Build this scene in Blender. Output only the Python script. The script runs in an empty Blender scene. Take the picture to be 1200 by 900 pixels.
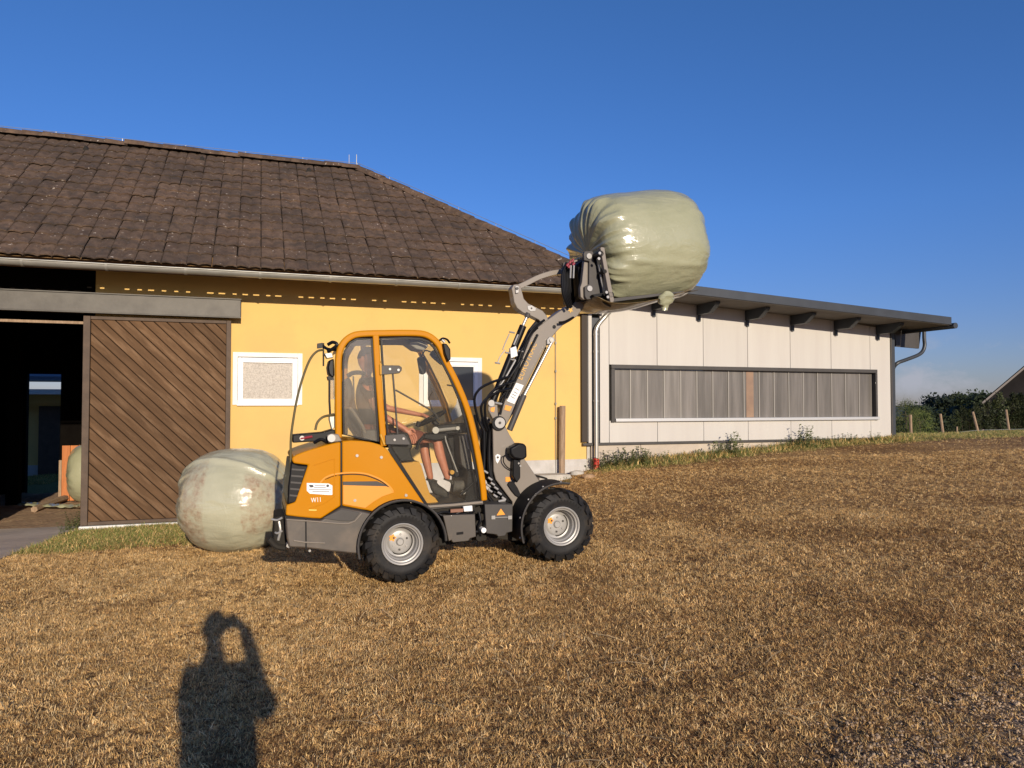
import bpy, bmesh, math, random
import numpy as np
from mathutils import Vector, Matrix, noise
random.seed(7); np.random.seed(7)
R = math.radians; PI = math.pi
scene = bpy.context.scene; col = scene.collection
# ------------------------------------------------------------------ camera
CAMZ = 1.65; FOC = 870.0; TILT = R(1.58)
cam_data = bpy.data.cameras.new('camera'); cam = bpy.data.objects.new('camera', cam_data); col.objects.link(cam)
cam.location = (0, 0, CAMZ); cam.rotation_euler = (R(90)+TILT, 0, 0)
cam_data.sensor_width = 36; cam_data.lens = FOC/1200*36; cam_data.clip_start = .02; cam_data.clip_end = 6000
scene.camera = cam
# ------------------------------------------------------------------ light
SUN_EL = R(15.0); SUN_AZ = R(180-20.5)          # azimuth from +Y clockwise, where the sun stands
world = bpy.data.worlds.new('World'); scene.world = world; world.use_nodes = True
wn = world.node_tree; wn.nodes.clear()
wo = wn.nodes.new('ShaderNodeOutputWorld'); wb = wn.nodes.new('ShaderNodeBackground'); sky = wn.nodes.new('ShaderNodeTexSky')
sky.sky_type = 'NISHITA'; sky.sun_disc = False; sky.sun_elevation = SUN_EL; sky.sun_rotation = SUN_AZ
sky.altitude = 300; sky.air_density = 1.0; sky.dust_density = .3; sky.ozone_density = 3.0
hs = wn.nodes.new('ShaderNodeHueSaturation'); hs.inputs['Saturation'].default_value = 1.12; hs.inputs['Value'].default_value = 1.12
tint = wn.nodes.new('ShaderNodeMix'); tint.data_type = 'RGBA'; tint.blend_type = 'MULTIPLY'; tint.inputs[0].default_value = 1; wn.links.new(sky.outputs[0], tint.inputs[6])
tc = wn.nodes.new('ShaderNodeTexCoord'); sep = wn.nodes.new('ShaderNodeSeparateXYZ'); wn.links.new(tc.outputs['Generated'], sep.inputs[0])
r0 = wn.nodes.new('ShaderNodeValToRGB'); el = r0.color_ramp.elements; el[0].position = 0; el[0].color = (.44,.44,.66,1); el[1].position = .5; el[1].color = (.74,.78,1.0,1)   # clear dry evening air: paler band at the horizon subdued
for p_, c_ in ((.09, (.53,.53,.78)), (.24, (.66,.70,.98))): q = el.new(p_); q.color = (*c_, 1)
wn.links.new(sep.outputs['Z'], r0.inputs[0]); wn.links.new(r0.outputs[0], tint.inputs[7]); wn.links.new(tint.outputs[2], hs.inputs['Color'])
# thin fair-weather clouds low over the horizon, all the way round
mp = wn.nodes.new('ShaderNodeMapping'); mp.inputs['Scale'].default_value = (1, 1, 1.8); mp.inputs['Location'].default_value = (.62, .25, .0)
wn.links.new(tc.outputs['Generated'], mp.inputs[0])
nz = wn.nodes.new('ShaderNodeTexNoise'); nz.inputs['Scale'].default_value = 14; nz.inputs['Detail'].default_value = 8; nz.inputs['Roughness'].default_value = .62
wn.links.new(mp.outputs[0], nz.inputs['Vector'])
r1 = wn.nodes.new('ShaderNodeValToRGB'); r1.color_ramp.elements[0].position = .50; r1.color_ramp.elements[1].position = .68; wn.links.new(nz.outputs['Fac'], r1.inputs[0])
r2 = wn.nodes.new('ShaderNodeValToRGB'); e = r2.color_ramp.elements; e[0].position = .0; e[0].color = (0,0,0,1); e[1].position = .022; e[1].color = (1,1,1,1)
x = e.new(.05); x.color = (1,1,1,1); x = e.new(.085); x.color = (0,0,0,1); wn.links.new(sep.outputs['Z'], r2.inputs[0])
mu = wn.nodes.new('ShaderNodeMath'); mu.operation = 'MULTIPLY'; wn.links.new(r1.outputs[0], mu.inputs[0]); wn.links.new(r2.outputs[0], mu.inputs[1])
mu2 = wn.nodes.new('ShaderNodeMath'); mu2.operation = 'MULTIPLY'; mu2.inputs[1].default_value = .75; wn.links.new(mu.outputs[0], mu2.inputs[0])
mx = wn.nodes.new('ShaderNodeMix'); mx.data_type = 'RGBA'; wn.links.new(mu2.outputs[0], mx.inputs[0]); wn.links.new(hs.outputs[0], mx.inputs[6]); mx.inputs[7].default_value = (3.6, 3.7, 4.3, 1)
wn.links.new(mx.outputs[2], wb.inputs[0]); wn.links.new(wb.outputs[0], wo.inputs[0]); wb.inputs['Strength'].default_value = .12
sd = bpy.data.lights.new('sun', 'SUN'); sun = bpy.data.objects.new('sun', sd); col.objects.link(sun)
sd.energy = 5.0; sd.angle = R(.5); sd.color = (1, .86, .69)
sun_from = Vector((math.sin(SUN_AZ)*math.cos(SUN_EL), math.cos(SUN_AZ)*math.cos(SUN_EL), math.sin(SUN_EL)))
sun.rotation_euler = sun_from.to_track_quat('Z', 'Y').to_euler(); sun.location = (0, -5, 12)
vs = scene.view_settings; vs.view_transform = 'Standard'; vs.look = 'None'; vs.exposure = 0.0; vs.gamma = 1; vs.use_curve_mapping = False

# ------------------------------------------------------------------ geometry helpers
CAM = Vector((0, 0, CAMZ))
def ray(px, py):
    dx, dz = (px-600)/FOC, -(py-450)/FOC
    c, s = math.cos(TILT), math.sin(TILT)
    return Vector((dx, c-s*dz, s+c*dz))
def PY(px, py, Y):                                   # measured photo point at depth Y
    d = ray(px, py); return CAM + d*(Y/d.y)
def plane_hit(px, py, p0, n):
    d = ray(px, py); return CAM + d*((p0-CAM).dot(n)/d.dot(n))

class MB:
    """collects geometry for one mesh object"""
    rs = 1.0                                          # radii given for tubes and lathes are multiplied by this
    def __init__(s): s.v = []; s.f = []; s.mi = []; s.cur = 0
    def add(s, vs_, fs): 
        b = len(s.v); s.v += [Vector(q) for q in vs_]; s.f += [tuple(i+b for i in f) for f in fs]; s.mi += [s.cur]*len(fs); return s
    def obox(s, o, a, b, c):                         # corner + 3 edge vectors
        o, a, b, c = map(Vector, (o, a, b, c))
        v = [o, o+a, o+a+b, o+b, o+c, o+a+c, o+a+b+c, o+b+c]
        f = [(0,3,2,1),(4,5,6,7),(0,1,5,4),(1,2,6,5),(2,3,7,6),(3,0,4,7)]
        if a.cross(b).dot(c) < 0: f = [t[::-1] for t in f]
        return s.add(v, f)
    def box(s, c, d): 
        c = Vector(c); d = Vector(d); return s.obox(c-d/2, (d.x,0,0), (0,d.y,0), (0,0,d.z))
    def ext(s, pts, vec):                            # extrude a 3D polygon
        pts = [Vector(p) for p in pts]; vec = Vector(vec); n = len(pts)
        nor = Vector((0,0,0))
        for i in range(n): nor += pts[i].cross(pts[(i+1) % n])
        if nor.dot(vec) > 0: pts = pts[::-1]
        v = pts + [p+vec for p in pts]
        return s.add(v, [tuple(range(n)), tuple(range(2*n-1, n-1, -1))] + [(i, i+n, (i+1) % n+n, (i+1) % n) for i in range(n)])
    def ring(s, outer, inner, vec, closed=True):     # band between two 3D polylines, extruded
        vec = Vector(vec); n = len(outer); 
        v = list(outer)+list(inner)+[p+vec for p in outer]+[p+vec for p in inner]; f = []
        m = n if closed else n-1
        for i in range(m):
            j = (i+1) % n
            f += [(i,j,n+j,n+i),(2*n+i,3*n+i,3*n+j,2*n+j),(i,2*n+i,2*n+j,j),(n+i,n+j,3*n+j,3*n+i)]
        if not closed: f += [(0,n,3*n,2*n),(n-1,3*n-1,4*n-1,2*n-1)]
        return s.add(v, f)
    def tube(s, pts, r, seg=8, cap=True):
        pts = [Vector(p) for p in pts]; n = len(pts); rr = [q*MB.rs for q in (r if isinstance(r, (list, tuple)) else [r]*n)]
        up = None; rings = []
        for i, p in enumerate(pts):
            t = (pts[min(i+1, n-1)]-pts[max(i-1, 0)]); t = t.normalized() if t.length > 1e-9 else Vector((0,0,1))
            if up is None: up = t.orthogonal().normalized()
            up = (up - t*up.dot(t)); up = up.normalized() if up.length > 1e-6 else t.orthogonal().normalized()
            b = t.cross(up); rings.append([p+(up*math.cos(2*PI*k/seg)+b*math.sin(2*PI*k/seg))*rr[i] for k in range(seg)])
        v = [q for g in rings for q in g]; f = []
        for i in range(n-1):
            for k in range(seg):
                k2 = (k+1) % seg; f.append((i*seg+k, i*seg+k2, (i+1)*seg+k2, (i+1)*seg+k))
        if cap: f += [tuple(range(seg-1, -1, -1)), tuple((n-1)*seg+k for k in range(seg))]
        return s.add(v, f)
    def lathe(s, c, ax, prof, seg=40, cap=False):    # prof: (distance along ax, radius)
        c = Vector(c); ax = Vector(ax).normalized(); u = ax.orthogonal().normalized(); w = ax.cross(u); v = []; f = []; prof = [(d*MB.rs, r*MB.rs) for d, r in prof]
        for (d, r) in prof:
            for k in range(seg): a = 2*PI*k/seg; v.append(c+ax*d+(u*math.cos(a)+w*math.sin(a))*r)
        for i in range(len(prof)-1):
            for k in range(seg): k2 = (k+1) % seg; f.append((i*seg+k, i*seg+k2, (i+1)*seg+k2, (i+1)*seg+k))
        if cap: f += [tuple(range(seg-1, -1, -1)), tuple((len(prof)-1)*seg+k for k in range(seg))]
        return s.add(v, f)
    def build(s, name, m, parent=None, bevel=0, smooth=None, label=None, kind=None, seg=2):
        org = Vector((0,0,0)); q = parent
        while q is not None: org += q.location; q = q.parent
        me = bpy.data.meshes.new(name); me.from_pydata([tuple(p-org) for p in s.v], [], s.f)
        for mm in (m if isinstance(m, (list, tuple)) else [m]): me.materials.append(mm)
        if any(s.mi): me.polygons.foreach_set('material_index', s.mi)
        bm = bmesh.new(); bm.from_mesh(me); bmesh.ops.recalc_face_normals(bm, faces=bm.faces); bm.to_mesh(me); bm.free()
        if smooth is None: smooth = 35
        if smooth: me.polygons.foreach_set('use_smooth', [True]*len(me.polygons)); me.set_sharp_from_angle(angle=R(smooth))
        o = bpy.data.objects.new(name, me); col.objects.link(o)
        if parent is not None: o.parent = parent
        if bevel:
            b = o.modifiers.new('b', 'BEVEL'); b.width = bevel; b.segments = seg; b.limit_method = 'ANGLE'; b.angle_limit = R(35)
        if label: o['label'] = label
        if kind: o['kind'] = kind
        return o
def smooth_path(pts, n=6):                           # Catmull-Rom through points (tuples or Vectors)
    P_ = [Vector(p) for p in pts]
    if len(P_) < 3: return P_
    P_ = [P_[0]*2-P_[1]] + P_ + [P_[-1]*2-P_[-2]]; out = []
    for i in range(1, len(P_)-2):
        a, b, c, d = P_[i-1:i+3]
        for k in range(n):
            t = k/n; out.append(.5*((2*b)+(c-a)*t+(2*a-5*b+4*c-d)*t*t+(3*b-a-3*c+d)*t**3))
    out.append(P_[-2]); return out
def tag(o, label, cat, group=None, kind=None):
    o['label'] = label; o['category'] = cat
    if group: o['group'] = group
    if kind: o['kind'] = kind
    return o
def thing(name, label, cat, loc=(0,0,0), group=None):
    o = bpy.data.objects.new(name, None); col.objects.link(o); o.location = loc; o.empty_display_size = .2
    return tag(o, label, cat, group)
def link_copy(name, me, parent, mw, label=None):     # piece sharing mesh data, mw relative to parent origin
    o = bpy.data.objects.new(name, me); col.objects.link(o); o.parent = parent; o.matrix_basis = mw
    return o

# ------------------------------------------------------------------ materials
def nodes(m): 
    m.use_nodes = True; nt = m.node_tree; return nt, nt.nodes['Principled BSDF']
MATS = {}
def mat(name, c, c2=None, scale=6, rough=.6, metal=0, bump=0, bscale=None, coat=0, rvar=0, pos='world', detail=6, stretch=None, dist=.01, objrand=0, c3=None, scale3=1.2, spec=.5, sheen=0):
    if name in MATS: return MATS[name]
    m = bpy.data.materials.new(name); nt, b = nodes(m); N = nt.nodes; L = nt.links
    b.inputs['Roughness'].default_value = rough; b.inputs['Metallic'].default_value = metal
    b.inputs['Coat Weight'].default_value = coat; b.inputs['Coat Roughness'].default_value = .08; b.inputs['Specular IOR Level'].default_value = spec
    g = N.new('ShaderNodeNewGeometry'); t = N.new('ShaderNodeTexCoord')
    src = g.outputs['Position'] if pos == 'world' else t.outputs['Object']
    if stretch:
        mpn = N.new('ShaderNodeMapping'); mpn.inputs['Scale'].default_value = stretch[0]
        if len(stretch) > 1: mpn.inputs['Rotation'].default_value = stretch[1]
        L.new(src, mpn.inputs[0]); src = mpn.outputs[0]
    colr = None
    def noise_(sc, det=detail, ro=.6):
        n = N.new('ShaderNodeTexNoise'); n.inputs['Scale'].default_value = sc; n.inputs['Detail'].default_value = det; n.inputs['Roughness'].default_value = ro; L.new(src, n.inputs['Vector']); return n
    def mixn(fac, a, bcol):
        q = N.new('ShaderNodeMix'); q.data_type = 'RGBA'; L.new(fac, q.inputs[0])
        for idx, v in ((6, a), (7, bcol)):
            if isinstance(v, tuple): q.inputs[idx].default_value = (*v, 1)
            else: L.new(v, q.inputs[idx])
        return q.outputs[2]
    def ramp(s_, a, bb):
        r_ = N.new('ShaderNodeValToRGB'); r_.color_ramp.elements[0].position = a; r_.color_ramp.elements[1].position = bb; L.new(s_, r_.inputs[0]); return r_.outputs[0]
    b.inputs['Base Color'].default_value = (*c, 1)
    if c2:
        n = noise_(scale); colr = mixn(ramp(n.outputs['Fac'], .35, .65), c, c2)
        if c3: n3 = noise_(scale3); colr = mixn(ramp(n3.outputs['Fac'], .5, .68), colr, c3)
    if objrand:
        oi = N.new('ShaderNodeObjectInfo'); h = N.new('ShaderNodeHueSaturation'); mr = N.new('ShaderNodeMapRange'); mr.inputs['To Min'].default_value = 1-objrand; mr.inputs['To Max'].default_value = 1+objrand
        L.new(oi.outputs['Random'], mr.inputs[0]); L.new(mr.outputs[0], h.inputs['Value'])
        if colr is None: h.inputs['Color'].default_value = (*c, 1)
        else: L.new(colr, h.inputs['Color'])
        colr = h.outputs[0]
    if colr is not None: L.new(colr, b.inputs['Base Color'])
    if rvar:
        n = noise_(scale*2.3); mr = N.new('ShaderNodeMapRange'); mr.inputs['To Min'].default_value = rough-rvar; mr.inputs['To Max'].default_value = rough+rvar; L.new(n.outputs['Fac'], mr.inputs[0]); L.new(mr.outputs[0], b.inputs['Roughness'])
    if bump:
        n = noise_(bscale or scale*4, 8); bp = N.new('ShaderNodeBump'); bp.inputs['Strength'].default_value = bump; bp.inputs['Distance'].default_value = dist; L.new(n.outputs['Fac'], bp.inputs['Height']); L.new(bp.outputs[0], b.inputs['Normal'])
    MATS[name] = m; return m
def glass(name, tint=(.9,.93,.9), op=.12, rough=.02, refl=1.5, dirt_refl=.0):
    m = bpy.data.materials.new(name); m.use_nodes = True; nt = m.node_tree; N = nt.nodes; L = nt.links; N.clear()
    o = N.new('ShaderNodeOutputMaterial'); tr = N.new('ShaderNodeBsdfTransparent'); tr.inputs[0].default_value = (*tint, 1)
    gl = N.new('ShaderNodeBsdfGlossy'); gl.inputs['Roughness'].default_value = rough
    fr = N.new('ShaderNodeFresnel'); fr.inputs[0].default_value = refl
    ad = N.new('ShaderNodeMath'); ad.operation = 'ADD'; ad.inputs[1].default_value = op; ad.use_clamp = True; L.new(fr.outputs[0], ad.inputs[0])
    mx_ = N.new('ShaderNodeMixShader'); L.new(ad.outputs[0], mx_.inputs[0]); L.new(tr.outputs[0], mx_.inputs[1]); L.new(gl.outputs[0], mx_.inputs[2])
    last = mx_.outputs[0]
    if dirt_refl:  # pale noise layer, for slight dirt and for painted reflection
        df = N.new('ShaderNodeBsdfDiffuse'); df.inputs[0].default_value = (.5,.45,.38,1); m2 = N.new('ShaderNodeMixShader')
        n = N.new('ShaderNodeTexNoise'); n.inputs['Scale'].default_value = 5; n.inputs['Detail'].default_value = 8; g = N.new('ShaderNodeNewGeometry'); L.new(g.outputs['Position'], n.inputs['Vector'])
        mm = N.new('ShaderNodeMath'); mm.operation = 'MULTIPLY'; mm.inputs[1].default_value = dirt_refl*2; L.new(n.outputs['Fac'], mm.inputs[0]); L.new(mm.outputs[0], m2.inputs[0]); L.new(last, m2.inputs[1]); L.new(df.outputs[0], m2.inputs[2]); last = m2.outputs[0]
    L.new(last, o.inputs[0]); MATS[name] = m; return m

M_yel = mat('yellow_render', (.70,.46,.147), (.65,.43,.14), .8, .9, bump=.5, bscale=60, dist=.006, c3=(.615,.405,.14), scale3=.75)
M_plinth = mat('plinth_render', (.55,.53,.50), (.42,.40,.36), 3, .9, bump=.4, bscale=40)
M_white = mat('white_render', (.80,.79,.74), (.72,.71,.66), 5, .85, bump=.2, bscale=70, dist=.003)
M_pvc = mat('white_plastic', (.82,.82,.80), None, rough=.35)
M_galv = mat('zinc_gutter', (.42,.41,.36), (.33,.325,.285), 3, .45, .55, bump=.05, bscale=30, rvar=.1)
M_dkgal = mat('weathered_rail_steel', (.095,.088,.074), (.068,.062,.052), 4, .55, .2, bump=.1, bscale=30)
M_panel = mat('cream_wall_panel', (.51,.49,.445), (.475,.45,.41), 3.0, .45, bump=.03, bscale=30, objrand=.03, stretch=((1.5,1.5,.12),))
M_conc = mat('concrete', (.50,.47,.41), (.38,.36,.31), 4, .92, bump=.5, bscale=30)
M_anth = mat('anthracite_sheet', (.055,.062,.07), (.045,.05,.056), 3, .45, .3)
M_blktim = mat('dark_stained_beam', (.035,.032,.03), (.025,.023,.02), 5, .7, bump=.3, bscale=40)
M_rubber = mat('black_rubber', (.010,.010,.010), (.018,.017,.015), 9, .7, bump=.25, bscale=60, dist=.003, spec=.2)
M_tyre = mat('tyre_rubber', (.009,.009,.010), (.016,.015,.014), 7, .6, bump=.25, bscale=50, dist=.003, c3=(.04,.032,.024), scale3=4, spec=.25)
M_black = mat('black_plastic', (.006,.006,.007), None, rough=.42, spec=.2)
M_hose = mat('hose_black', (.006,.006,.007), None, rough=.35, spec=.25)
M_org = mat('orange_paint', (.49,.19,.0), (.50,.205,.008), 1.6, rough=.42, coat=.05, spec=.1, bump=.02, bscale=200, dist=.001)
M_ochre = mat('ochre_inner_panel', (.50,.25,.01), None, rough=.5)
M_ltorg = mat('pale_orange_trim_reflection', (.72,.30,.05), None, rough=.4, coat=.1, spec=.2)
M_grey = mat('grey_paint', (.205,.175,.14), (.185,.158,.127), 3, .42, coat=.25, bump=.02, bscale=150, dist=.001)
M_dgrey = mat('dark_grey_paint', (.068,.063,.058), (.056,.052,.048), 4, .5, coat=.08, spec=.3)
M_castg = mat('counterweight_paint', (.078,.066,.054), (.068,.058,.047), 4, .5, coat=.15, bump=.08, bscale=60, dist=.003, c3=(.115,.092,.07), scale3=3.5)
M_steel = mat('bright_steel', (.36,.35,.33), None, rough=.35, metal=.35)
M_rim = mat('rim_silver', (.36,.35,.325), (.31,.30,.28), 6, .42, .25)
M_chrome = mat('chrome_rod', (.42,.41,.38), None, rough=.35, metal=.5)
M_stk = mat('sticker_white', (.8,.8,.78), None, rough=.4)
M_stko = mat('sticker_orange', (.85,.32,.03), None, rough=.4)
M_text = mat('print_black', (.03,.03,.03), None, rough=.5)
M_red = mat('red_plastic', (.55,.05,.03), None, rough=.5)
M_pink = mat('red_coupling_cap', (.24,.02,.035), None, rough=.4)
M_plankd = mat('brown_door_plank', (.130,.073,.036), (.095,.053,.026), 2.5, .72, bump=.3, bscale=6, pos='object', stretch=((1.0,5,5),), objrand=.15, c3=(.18,.108,.058), scale3=1.8, dist=.006, spec=.15)
M_framed = mat('brown_door_frame', (.10,.066,.042), (.072,.047,.03), 6, .72, bump=.3, bscale=20)
M_dwood = mat('barn_timber_painted_shade', (.006,.005,.004), (.004,.003,.0025), 4, .95, bump=.2, bscale=20, spec=.05)  # near-black colour keeps sunlit inner walls dark, as painted shade
M_orwood = mat('orange_partition_wood', (.50,.17,.045), (.40,.13,.03), 4, .7, bump=.3, bscale=20, objrand=.1, stretch=((8,8,1),))
M_post = mat('weathered_post_wood', (.36,.255,.165), (.25,.17,.105), 6, .85, bump=.5, bscale=30, stretch=((6,6,1),))
M_soil = mat('barn_soil', (.42,.27,.155), (.29,.18,.10), 6, .95, bump=.8, bscale=20, dist=.03, c3=(.42,.29,.16), scale3=7)
M_asph = mat('asphalt_apron', (.50,.41,.32), (.42,.34,.265), 5, .9, bump=.6, bscale=90, dist=.006, c3=(.54,.44,.33), scale3=2)
M_skin = mat('skin', (.50,.20,.12), (.44,.165,.10), 20, .5)
M_cloth = mat('dark_tshirt', (.022,.022,.024), (.03,.03,.032), 30, .9)
M_short = mat('rust_shorts', (.17,.05,.03), None, rough=.9)
M_shoe = mat('shoe_black_and_shaded', (.03,.028,.026), (.06,.055,.05), 25, .8, bump=.4, bscale=80)
M_shoeg = mat('shoe_grey', (.12,.11,.095), (.06,.055,.05), 30, .85, bump=.5, bscale=80)
M_hair = mat('brown_hair', (.045,.028,.018), (.02,.014,.01), 60, .8, bump=.5, bscale=120)
M_jean = mat('blue_jeans', (.04,.06,.12), (.03,.05,.1), 30, .9)
M_glass = glass('cab_glass', (.965,.965,.94), .01, .01, 1.40, .012)
M_rglass = glass('reflection_mottle_glass', (.95,.95,.92), .03, .02, 1.42, .11)  # strong mottle paints a reflection of trees on the rear side pane
M_lens = glass('lamp_lens', (.8,.8,.8), .3, .05)
M_pipe = mat('zinc_downpipe', (.52,.50,.45), None, rough=.35, metal=.7)
M_alu = mat('alu_sill', (.66,.66,.64), None, rough=.35, metal=.5)
M_film = None
# ------------------------------------------------------------------ terrain
anch = [(0,0,-1.65),(0,3.5,-1.60),(3,4,-1.55),(-4,4,-1.68),(-.93,6.3,-1.522),(.46,6.78,-1.449),(-3.2,8.6,-1.67),(-4.9,9.3,-1.75),(-6.62,11.35,-1.925),(-9.1,10.5,-1.95),(-4.5,12.0,-1.90),(-1.9,12.8,-1.73),
        (.64,13.8,-1.41),(1.5,14.1,-1.24),(3.2,14.3,-1.12),(5.6,15.6,-.92),(8.8,16.7,-.79),(11.8,17.1,-.73),(15,19,-.66),(8,9,-1.15),(14,10,-.9),(5,6,-1.38),(20,14,-.55),(14,27,-1.35),(22,30,-1.3),(30,22,-.7),
        (0,20,-1.3),(-8,20,-1.9),(-16,12,-2.1),(-14,2,-2.0),(0,-15,-1.7),(15,-12,-1.5),(-15,-15,-2.0),(12,40,-3.0),(30,40,-2.6),(-15,40,-3.0),(60,30,-2.5),(45,5,-.8),(-40,20,-3),(-40,-20,-2.5),(45,-25,-1.8),(60,60,-6),(0,70,-7),(-60,60,-6)]
A = np.array(anch, float); n_ = len(A)
def U(r2): return np.where(r2 > 0, .5*r2*np.log(np.maximum(r2, 1e-12)), 0)
K = U(((A[:,None,:2]-A[None,:,:2])**2).sum(-1)) + np.eye(n_)*.02
Pm = np.c_[np.ones(n_), A[:,:2]]; Lm = np.zeros((n_+3, n_+3)); Lm[:n_,:n_] = K; Lm[:n_,n_:] = Pm; Lm[n_:,:n_] = Pm.T
TW = np.linalg.solve(Lm, np.r_[A[:,2], 0, 0, 0])
def gz_arr(x, y):
    x = np.asarray(x, float); y = np.asarray(y, float); sh = x.shape; x = x.ravel(); y = y.ravel()
    z = np.zeros_like(x)
    for i in range(0, len(x), 20000):
        xs, ys = x[i:i+20000], y[i:i+20000]
        z[i:i+20000] = U((xs[:,None]-A[None,:,0])**2+(ys[:,None]-A[None,:,1])**2)@TW[:n_] + TW[n_]+TW[n_+1]*xs+TW[n_+2]*ys
    r = np.hypot(x, y-10); k = np.clip((r-45)/60, 0, 1); k = k*k*(3-2*k)
    z = z*(1-k)+(-9)*k
    z += .018*np.sin(x*1.7+.6*y)*np.cos(y*1.3-x*.4)+.010*np.sin(x*3.9+1)*np.sin(y*4.3)
    return (z+CAMZ).reshape(sh)
def gz(x, y): return float(gz_arr(np.array([x]), np.array([y]))[0])
def PG(px, py):                                      # photo point on the ground
    Y = 8.0
    for _ in range(25):
        p = PY(px, py, Y); g = gz(p.x, p.y); t = (CAMZ-g)/max(CAMZ-p.z, .02); Y = Y*(.5+.5*t)
    return PY(px, py, Y)

# ground material: matted dry grass, soil, greener where damp, gravel towards the right foreground
m = bpy.data.materials.new('dry_field'); nt, b = nodes(m); N = nt.nodes; L = nt.links
g = N.new('ShaderNodeNewGeometry')
def tn(sc, det=8, ro=.65, st=None):
    n = N.new('ShaderNodeTexNoise'); n.inputs['Scale'].default_value = sc; n.inputs['Detail'].default_value = det; n.inputs['Roughness'].default_value = ro
    L.new(g.outputs['Position'], n.inputs['Vector']); return n.outputs['Fac']
def rp(s, *st):
    r_ = N.new('ShaderNodeValToRGB'); el = r_.color_ramp.elements
    el[0].position = st[0][0]; el[0].color = (*st[0][1], 1); el[1].position = st[-1][0]; el[1].color = (*st[-1][1], 1)
    for p_, c_ in st[1:-1]: q = el.new(p_); q.color = (*c_, 1)
    L.new(s, r_.inputs[0]); return r_.outputs[0]
def mxc(f, a, c_, mode='MIX'):
    q = N.new('ShaderNodeMix'); q.data_type = 'RGBA'; q.blend_type = mode
    if isinstance(f, float): q.inputs[0].default_value = f
    else: L.new(f, q.inputs[0])
    for idx, v in ((6, a), (7, c_)):
        if isinstance(v, tuple): q.inputs[idx].default_value = (*v, 1)
        else: L.new(v, q.inputs[idx])
    return q.outputs[2]
fine = rp(tn(30, 10, .75), (.37, (.05,.03,.014)), (.5, (.30,.18,.08)), (.62, (.64,.44,.20)))
big = rp(tn(.55, 5), (.38, (.70,.58,.48)), (.62, (1.12,1.06,.95)))
cl = mxc(1.0, fine, big, 'MULTIPLY')
att = N.new('ShaderNodeAttribute'); att.attribute_name = 'green'
cl = mxc(att.outputs['Fac'], cl, rp(tn(30, 8, .7), (.36, (.09,.09,.03)), (.62, (.32,.28,.10))))
att2 = N.new('ShaderNodeAttribute'); att2.attribute_name = 'gravel'
cl = mxc(att2.outputs['Fac'], cl, rp(tn(60, 8, .7), (.36, (.12,.10,.08)), (.6, (.45,.38,.31))))
L.new(cl, b.inputs['Base Color']); b.inputs['Roughness'].default_value = .95; b.inputs['Specular IOR Level'].default_value = .15
bp = N.new('ShaderNodeBump'); bp.inputs['Strength'].default_value = .9; bp.inputs['Distance'].default_value = .03; L.new(tn(34, 12, .8), bp.inputs['Height']); L.new(bp.outputs[0], b.inputs['Normal'])
M_field = m

def axis_pts(lo, hi, fine_lo, fine_hi, step):
    mid = np.arange(fine_lo, fine_hi+1e-6, step); up = [fine_hi]; d = step
    while up[-1] < hi: d *= 1.35; up.append(min(up[-1]+d, hi))
    dn = [fine_lo]; d = step
    while dn[-1] > lo: d *= 1.35; dn.append(max(dn[-1]-d, lo))
    return np.array(dn[1:][::-1]+list(mid)+up[1:])
gx = axis_pts(-3000, 3000, -11, 22, .22); gy = axis_pts(-1500, 4500, 1.5, 26, .22)
X, Y = np.meshgrid(gx, gy); Z = gz_arr(X, Y)
nx, ny = len(gx), len(gy)
# frame of the barn wall (needed by masks)
ALPHA = R(19); Uw = Vector((math.cos(ALPHA), math.sin(ALPHA), 0)); Nw = Vector((-math.sin(ALPHA), math.cos(ALPHA), 0))   # Nw points into the barn
W0 = PY(97, 474, 11.45); W0.z = 0
def wp(t, z, off=0): return W0 + Uw*t - Nw*off + Vector((0,0,z))
def W(px, py, off=0):
    p = plane_hit(px, py, W0-Nw*off, Nw); d = p-W0; return d.dot(Uw), p.z
def tW(px, off=0): return W(px, 474, off)[0]
def wall_coords(x, y): return (x-W0.x)*Uw.x+(y-W0.y)*Uw.y, (x-W0.x)*Nw.x+(y-W0.y)*Nw.y   # t, inward depth
Tq, Dq = wall_coords(X, Y)
T_OL, T_OR = tW(-42), tW(100)                        # doorway
inside = (Tq > -9) & (Tq < 8) & (Dq > .15) & (Dq < 6.3)
FLOOR_Z = CAMZ-1.99
Z = np.where(inside, np.minimum(Z, FLOOR_Z-.25), Z)
def smst(a, lo, hi): k = np.clip((a-lo)/(hi-lo), 0, 1); return k*k*(3-2*k)
def greenness(x, y):
    t, d = wall_coords(x, y); nzv = .5+.5*np.sin(x*2.1+np.sin(y*1.7)*1.3)*np.cos(y*2.6+x)
    g1 = smst(d, -3.6, -1.0)*smst(-t, -4.4, -1.5)*(.45+.55*smst(nzv, .0, .6))           # in front of the barn door
    g2 = smst(d, -1.0, -.25)*smst(t, 8.3, 9.0)*(.7+.3*nzv)
    g3 = smst(-t,-1.0,1.0)*smst(d,-2.2,-.9)
    return np.clip(g1*.9+g2*.8+g3*.8, 0, 1)
def gravelness(x, y):
    return smst(x-.0*y-.35*(y-3.4)*-1 + .25*np.sin(x*5)*np.sin(y*4) - (y-3.4)*1.6, 1.0, 2.6)*smst(-y, -5.0, -4.0)
verts = np.stack([X.ravel(), Y.ravel(), Z.ravel()], 1)
me = bpy.data.meshes.new('ground')
ii, jj = np.meshgrid(np.arange(nx-1), np.arange(ny-1)); a0 = (jj*nx+ii).ravel()
me.from_pydata(verts.tolist(), [], np.stack([a0, a0+1, a0+nx+1, a0+nx], 1).tolist()); me.materials.append(M_field)
me.polygons.foreach_set('use_smooth', [True]*len(me.polygons))
at = me.attributes.new('green', 'FLOAT', 'POINT'); at.data.foreach_set('value', greenness(X, Y).ravel().astype(np.float32))
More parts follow.
